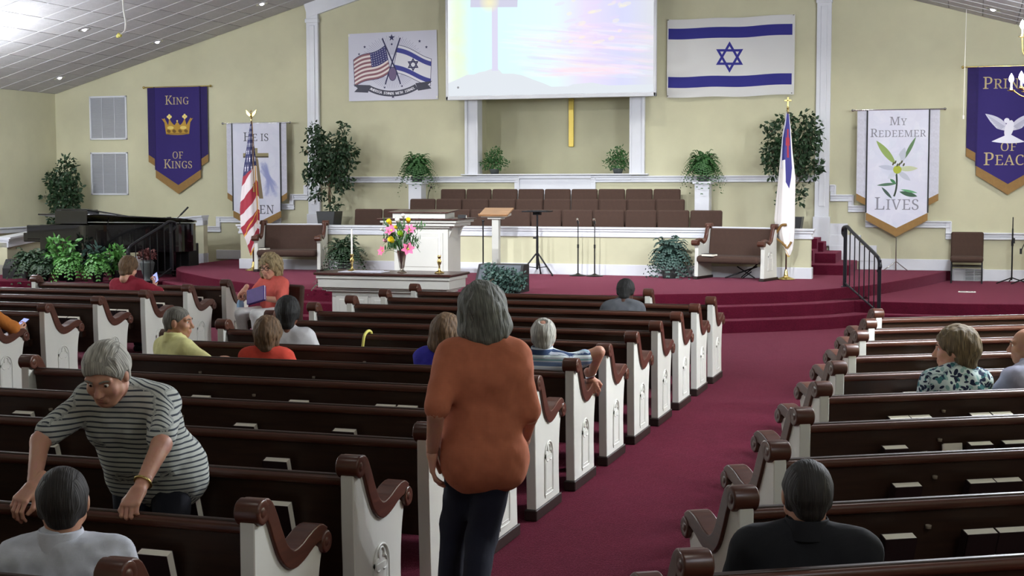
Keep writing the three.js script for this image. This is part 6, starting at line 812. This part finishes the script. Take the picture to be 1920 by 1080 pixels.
  if (o.hair) { const h = mesh('hair', hairGeo[o.hair].clone(), M['hair_' + o.hairColor], t); h.position.copy(headC); h.quaternion.copy(hq); h.scale.setScalar((o.HS ?? 1.02) * (o.hairScale ?? 1)); }
  if (o.face) { for (const s of [-1, 1]) { mesh('eye', sph(0.0105, s * 0.031, 0.012, -0.072).applyMatrix4(hm), M.eye_white, t); mesh('iris', sph(0.006, s * 0.031, 0.012, -0.0802, 1, 1, 0.5).applyMatrix4(hm), M.iris, t); mesh('eyebrow', cap2(s, hm), M['hair_' + (o.browColor ?? 'brown')], t); } mesh('lips', [sph(0.008, 0, -0.051, -0.087, 2.1, 0.5, 0.6), sph(0.008, 0, -0.061, -0.086, 1.9, 0.6, 0.6)].map((g) => g.applyMatrix4(hm)), M.lip, t); }
  if (o.glasses) mesh('glasses', [-1, 1].flatMap((s) => [new THREE.TorusGeometry(0.023, 0.0026, 6, 20).scale(1.1, 0.85, 1).translate(s * 0.032, 0.01, -0.102), bar([s * 0.056, 0.014, -0.1], [s * 0.081, 0.01, 0.015], 0.0024, 5)]).concat([bar([-0.009, 0.012, -0.102], [0.009, 0.012, -0.102], 0.0024, 5)]).map((g) => g.applyMatrix4(hm)), M.lens_black, t);
  if (o.collar) mesh('collar', new THREE.LatheGeometry([[0.086, -0.03], [0.074, 0.03], [0.07, 0.036], [0.066, 0.03], [0.078, -0.03]].map((q) => new THREE.Vector2(...q)), 28).applyMatrix4(new THREE.Matrix4().compose(vU(0, 0.5, 0.016), qU, V(1, 1, 1.05))), o.collarMat ?? o.shirt, t);
  return { t, ske, headC, hq, hm, vU };
}
function cap2(s, hm) { return tube([[s * 0.014, 0.032, -0.092], [s * 0.032, 0.038, -0.088], [s * 0.05, 0.032, -0.075]], 0.0035, 8, 5).applyMatrix4(hm); }
M.shirt_yellow = cloth('polo_yellow', '#f0eda6'); cloth('shirt_red', '#dc4c3a'); cloth('shirt_maroon', '#9a2438'); cloth('shirt_white', '#d4d8e2'); cloth('suit_grey', '#5a5d62'); cloth('suit_black', '#0f1016'); cloth('top_orange', '#c27252'); cloth('top_coral', '#ea6c60'); cloth('shirt_blue', '#3a34b4'); cloth('shirt_lilac', '#b4b6cc'); cloth('tee_white', '#dcdedf'); cloth('trouser_navy', '#15182c'); cloth('trouser_white', '#e6e6e4'); cloth('trouser_grey', '#868890'); cloth('shirt_amber', '#e0893c');
M.print_blouse = cloth('print_blouse', '#ffffff', { map: (() => { const r = rng(12); const t = canvasTex(512, 512, (g, w, h) => { g.fillStyle = '#c6d6d4'; g.fillRect(0, 0, w, h); for (let i = 0; i < 260; i++) { g.fillStyle = ['#16203c', '#16203c', '#3f7478', '#1e2a48', '#8fb2b0'][i % 5]; const x = r() * w, y = r() * h, a = r() * 3; for (const dx of [-w, 0, w]) for (const dy of [-h, 0, h]) { g.beginPath(); g.ellipse(x + dx, y + dy, 14 + (i % 7) * 2.6, 8 + (i % 4) * 2.4, a, 0, 7); g.fill(); } } }); t.wrapS = t.wrapT = THREE.RepeatWrapping; t.repeat.set(2.6, 2.6); return t; })() });
const striped = (key, base, bands, rep) => cloth(key, '#ffffff', { map: (() => { const t = canvasTex(64, 512, (g, w, h) => { g.fillStyle = base; g.fillRect(0, 0, w, h); for (const [a, b, c] of bands) { g.fillStyle = c; g.fillRect(0, a * h, w, b * h); } }); t.wrapS = t.wrapT = THREE.RepeatWrapping; t.repeat.set(1, rep); return t; })() });
striped('stripe_polo', '#c4cbd6', [[0, 0.2, '#6f86ac'], [0.2, 0.08, '#e6ecf0'], [0.42, 0.26, '#30456a'], [0.68, 0.1, '#e6f2f4'], [0.86, 0.08, '#7fa6ac']], 7.2); striped('stripe_tee', '#b9bdb6', [[0.0, 0.32, '#3c424a']], 44);
const seat = (key, s, fwd = 0.3) => { const { pos, turn } = pewAt[key], c = Math.cos(turn), n = Math.sin(turn); return { pos: [pos[0] + s * c - fwd * n, 0, pos[2] - s * n - fwd * c], turn }; };
const HIP = 0.46;
{
  // dark-suited man bowed in prayer, third middle pew
  person({ ...seat('c2', 2.74, 0.33), label: 'black-haired man in a grey suit bowing forward in the pew by the stage steps', hip: HIP, S: 0.86, lean: 0.42, head: [0.5, 0.05], skin: 'dark', hair: 'thick', hairColor: 'black', shirt: M.suit_grey, shirtName: 'jacket', sleeve: 'long', seed: 1, hands: [[-0.07, 0.62, -0.5], [0.06, 0.62, -0.5]], w: 1.05 });
  const stripe = person({ ...seat('c7', 3.27, 0.32), label: 'white-haired man in a striped polo resting one arm over the pew end', hip: HIP, S: 0.88, lean: -0.08, head: [0.05, 0.25], skin: 'ruddy', hair: 'balding', hairColor: 'white', shirt: M.stripe_polo, sleeve: 'short', sleeveLen: 0.55, seed: 2, collar: true, hands: [[-0.12, 0.62, -0.3], [0.29, 0.7, -0.13]], poles: [[-0.7, -0.6, 0.5], [0.5, 0.9, 0.3]], dirs: [[0.3, -0.1, -1], [0.25, -0.95, -0.35]], palms: [[0, -1, 0], [-0.3, 0.2, -0.9]], grip: ['relaxed', 'drape'] });
  { const k = stripe.ske[1], u = k.W.clone().lerp(k.el, 0.1), w = mesh('wristwatch', new THREE.TorusGeometry(0.034, 0.008, 8, 20).applyMatrix4(new THREE.Matrix4().makeBasis(k.x, k.y, k.el.clone().sub(k.W).normalize()).setPosition(u)), M.chrome, stripe.t); w.castShadow = true; }
  person({ ...seat('c7', 0.4, 0.32), label: 'grey-haired man in a yellow polo turning his head to the side', hip: HIP, S: 0.88, twist: -0.5, lean: 0.02, head: [0.05, -1.42], skin: 'tan', hair: 'short', hairColor: 'grey', browColor: 'grey', shirt: M.shirt_yellow, sleeve: 'short', seed: 3, collar: true, face: true, w: 1.08, fat: 1.1, hands: [[-0.05, 0.66, -0.36], [0.22, 0.7, -0.3]] });
  person({ ...seat('c7', 1.16, 0.32), label: 'brown-haired woman in a bright red top seated beside the man in yellow', hip: HIP, S: 0.76, twist: 0.15, head: [0.1, 0.35], skin: 'light', hair: 'full', hairColor: 'brown', shirt: M.shirt_red, sleeve: 'short', seed: 4 });
  person({ ...seat('c6', 0.88, 0.32), label: 'black-haired person in a white shirt seated one pew ahead of the red top', hip: HIP, S: 0.88, twist: 0.2, head: [0.1, 0.4], skin: 'brown', hair: 'thick', hairColor: 'black', hairScale: 1.07, shirt: M.tee_white, sleeve: 'short', seed: 5, w: 1.1 });
  person({ ...seat('c7', 2.55, 0.32), label: 'brown-haired woman in blue almost hidden behind the woman walking in orange', hip: HIP, S: 0.87, head: [0.1, 0.1], skin: 'light', hair: 'bob', hairColor: 'brown', shirt: M.shirt_blue, sleeve: 'long', seed: 6, w: 1.05 });
  const red = person({ ...seat('l2', 3.08, 0.32), label: 'short-haired woman in a dark red top looking at a lit phone', hip: HIP, S: 0.93, head: [0.35, -0.1], skin: 'light', hair: 'full', hairColor: 'brown', shirt: M.shirt_maroon, sleeve: 'short', sleeveLen: 0.9, seed: 7, hands: [[-0.1, 0.64, -0.3], [0.14, 0.8, -0.34]], poles: [[-0.7, -0.6, 0.5], [0.9, -0.3, 0.3]], dirs: [[0.3, 0, -1], [0.0, 0.75, -0.6]], palms: [[0, -1, 0], [-0.9, 0, 0.3]], grip: ['relaxed', 'grip'] });
  const phone = (label, p, e) => { const t = thing('phone', label, 'phone', p); t.rotation.set(...e); mesh('case', rb(0.074, 0.15, 0.008, 0.004), M.book_black, t); mesh('display', bx(0.066, 0.138, 0.002, 0, 0, 0.0045), M.phone_glow, t); };
  { const W = red.t.localToWorld(red.ske[1].W.clone()); phone('lit phone held up by the woman in dark red', [W.x + 0.0, W.y + 0.1, W.z - 0.04], [-0.5, -0.35, 0.55]); }
  // person at the frame edge, arm on the pew arm with a phone
  const edge = person({ ...seat('l6', 3.66, 0.36), label: 'person in amber and grey whose arm rests on a pew end with a phone', hip: HIP, S: 0.95, head: [0.3, 0], skin: 'light', hair: 'full', hairColor: 'brown', shirt: M.shirt_amber, sleeve: 'roll', seed: 8, trousers: M.trouser_grey, hands: [[-0.1, 0.62, -0.3], [0.26, 0.66, -0.26]], poles: [[-0.7, -0.6, 0.5], [0.9, -0.2, 0.5]], dirs: [[0.3, 0, -1], [0.2, -0.1, -1]], palms: [[0, -1, 0], [-0.6, 0.8, 0]], grip: ['relaxed', 'grip'] });
  { const W = edge.t.localToWorld(edge.ske[1].W.clone()); phone('lit phone in the hand resting on the pew end by the amber sleeve', [W.x + 0.0, W.y + 0.045, W.z - 0.1], [-1.0, 0, -0.2]); }
  // woman sitting in the narrow aisle
  const co = person({ pos: [-7.75, 0, -15.1], turn: Math.PI * 0.87, label: 'curly blond woman in coral with glasses sitting in the narrow aisle', hip: 0.52, S: 0.88, lean: 0.1, head: [0.15, 0.3], HS: 1.16, skin: 'light', hair: 'curly', hairColor: 'blond', shirt: M.top_coral, sleeve: 'short', sleeveLen: 0.95, seed: 9, face: true, glasses: true, w: 1.05, trousers: M.trouser_white, shoes: M.white_cloth, legs: [-1, 1].map((s) => ({ hip: [s * 0.1, 0.52, 0], knee: [s * 0.14, 0.53, -0.4], ankle: [s * 0.13, 0.09, -0.36], toe: [s * 0.14, 0.035, -0.5] })), hands: [[-0.1, 0.72, -0.3], [0.22, 0.8, -0.28]], poles: [[-0.8, -0.3, 0.4], [0.6, -0.7, 0.3]], dirs: [[0.8, -0.1, -0.4], [0.5, -0.75, -0.3]], palms: [[0, 0.2, 1], [-0.8, -0.3, 0]], grip: ['drape', 'grip'] });
  { const P = co.t.localToWorld(V(-0.06, 0.75, -0.33)), f = thing('bible_cover', 'purple zipped book cover held on the lap of the woman in coral', 'book', P.toArray()); f.rotation.set(-0.35, -0.25, 0.2); cloth('purple_zip', '#5a3f8e', { roughness: 0.6 }); mesh('cover', [rb(0.26, 0.18, 0.02, 0.01, 0, 0, 0.013), rb(0.26, 0.18, 0.02, 0.01, 0, 0, -0.013)], M.purple_zip, f); mesh('page_block', bx(0.25, 0.17, 0.012, 0, 0.006, 0), M.cream_page, f);
    const W = co.t.localToWorld(co.ske[1].W.clone().addScaledVector(co.ske[1].z, -0.085)), b = thing('spray_bottle', 'pale blue bottle with a reddish cap dangling from the hand of the woman in coral', 'bottle', [W.x, W.y - 0.285, W.z]); b.scale.setScalar(0.78); phys('bottle_blue', '#9cc4e6', 0.15, { transmission: 0.35, thickness: 0.05 }); mesh('bottle', lathe([[0.001, 0], [0.05, 0], [0.055, 0.01], [0.055, 0.24], [0.045, 0.28], [0.02, 0.31], [0.02, 0.33], [0.001, 0.33]], 20), M.bottle_blue, b); mesh('label_band', lathe([[0.0555, 0.06], [0.0565, 0.06], [0.0565, 0.19], [0.0555, 0.19]], 20), M.white_cloth, b); mesh('cap', lathe([[0.001, 0.325], [0.024, 0.325], [0.024, 0.365], [0.001, 0.37]], 16), M.dusty_red, b); }
  { const k = copyOf(scene.getObjectByName('stacking_chair_001'), 'brown padded chair in the narrow aisle under the woman in coral', [-7.75, 0, -15.1], Math.PI * 1.87); k.position.x += 0.02; }
  // standing striped person leaning on the pew and talking back to the man in white
  const lean = person({ pos: [-3.36, 0, -5.38], turn: Math.PI, label: 'white-haired person in a striped top leaning over a pew back with both hands', hip: 0.84, hem: true, S: 0.95, lean: 0.7, twist: 0.1, head: [0.5, 0.15], skin: 'ruddy', hair: 'thick', hairColor: 'white', browColor: 'white', shirt: M.stripe_tee, sleeve: 'short', sleeveLen: 0.8, seed: 10, face: true, fat: 1.15, legs: [-1, 1].map((s) => ({ hip: [s * 0.095, 0.84, 0], knee: [s * 0.1, 0.46, -0.03], ankle: [s * 0.1, 0.09, 0.02], toe: [s * 0.11, 0.035, -0.11] })), hands: [[-0.34, 0.85, -0.66], [0.14, 0.86, -0.64]], poles: [[-0.8, 0.3, 0.2], [0.8, 0.3, 0.2]], dirs: [[0, -0.55, -0.8], [0.15, -0.5, -0.8]], palms: [[0, -0.8, 0.55], [0, -0.8, 0.5]], grip: ['grip', 'drape'] });
  { const k = lean.ske[0], u = k.W.clone().lerp(k.el, 0.14); mesh('wristwatch', new THREE.TorusGeometry(0.033, 0.006, 8, 20).applyMatrix4(new THREE.Matrix4().makeBasis(k.x, k.y, k.el.clone().sub(k.W).normalize()).setPosition(u)), M.brass, lean.t); const W = lean.t.localToWorld(lean.ske[1].W.clone().addScaledVector(lean.ske[1].z, -0.09)), g = thing('eyeglasses', 'thin dark eyeglasses dangling from the hand of the striped top', 'eyeglasses', [W.x - 0.04, W.y - 0.07, W.z + 0.06]); mesh('frame', [bar([-0.14, -0.05, 0.02], [0.0, 0.05, 0], 0.002, 6), new THREE.TorusGeometry(0.022, 0.002, 6, 20).translate(-0.16, -0.065, 0.02), new THREE.TorusGeometry(0.022, 0.002, 6, 20).translate(-0.21, -0.08, 0.02)], M.black_metal, g); }
  person({ ...seat('c13', 3.16, 0.3), label: 'dark-haired man in a white collared shirt, the back of his head close to the camera', hip: HIP, S: 0.8, neck: 0.645, lean: 0.0, twist: 0.3, head: [0.0, 0.5], skin: 'tan', hair: 'short', hairColor: 'dark', hairScale: 1.02, shirt: M.shirt_white, sleeve: 'long', seed: 11, collar: true, wrinkle: 0.034, w: 1.2, fat: 1.1 });
  person({ ...seat('r9', 0.47, 0.31), label: 'greying man in a black suit seated in a slanted pew close to the camera', hip: HIP, S: 0.82, neck: 0.625, collar: true, lean: 0.0, twist: -0.35, head: [0.02, -0.22], skin: 'tan', hair: 'short', hairColor: 'dark', hairScale: 1.03, glasses: true, shirt: M.suit_black, shirtName: 'jacket', sleeve: 'long', seed: 12, w: 1.3, fat: 1.2, wrinkle: 0.012 });
  person({ ...seat('r5', 0.99, 0.32), label: 'brown-haired woman in a blue and white patterned blouse looking aside', hip: HIP, S: 0.88, lean: 0.05, twist: -0.1, head: [0.05, 1.0], skin: 'light', hair: 'full', hairColor: 'greybrown', shirt: M.print_blouse, shirtName: 'blouse', sleeve: 'long', seed: 13, face: true, HS: 1.12, w: 1.02, fat: 1.1 });
  person({ ...seat('r5', 1.54, 0.32), label: 'bald man in a pale lilac shirt beside the patterned blouse', hip: HIP, S: 0.9, lean: 0.12, twist: 0.25, head: [0.05, 0.95], skin: 'tan', hair: 'fringe', hairColor: 'grey', shirt: M.shirt_lilac, sleeve: 'long', seed: 14, collar: true, face: true, w: 1.15, wrinkle: 0.025, hands: [[-0.18, 0.62, -0.3], [0.1, 0.62, -0.3]] });
  person({ pos: [-2.04, 0, -5.95], turn: 0.4, hem: true, label: 'grey-haired woman in an orange top and navy trousers walking up the wide aisle', hip: 0.89, S: 0.96, lean: 0.06, twist: 0.05, head: [0.05, 0.05, 0.12], HS: 0.98, skin: 'ruddy', hair: 'bob', hairColor: 'silver', hairScale: 1.02, shirt: M.top_orange, sleeve: 'short', sleeveLen: 0.9, seed: 15, w: 0.84, fat: 0.95, trousers: M.trouser_navy, legs: [{ hip: [-0.08, 0.89, 0], knee: [-0.12, 0.5, -0.16], ankle: [-0.16, 0.1, -0.14], toe: [-0.17, 0.04, -0.28] }, { hip: [0.075, 0.89, 0], knee: [-0.01, 0.47, -0.02], ankle: [-0.08, 0.16, 0.22], toe: [-0.08, 0.05, 0.12] }], hands: [[-0.23, 0.86, 0.0], [0.2, 0.88, -0.2]], poles: [[-0.15, 0, 0.8], [0.15, -0.3, 0.8]], dirs: [[0, -1, -0.1], [0, -0.8, -0.5]], palms: [[1, 0, 0], [-1, 0, 0]] });
}
// ---------------------------------------------------------------- shadows on, hand the scene over
scene.traverse((o) => { if (o.isMesh) { o.castShadow = true; o.receiveShadow = true; } if (o.isLight && o.shadow) o.castShadow = true; });
renderer.render(scene, camera);
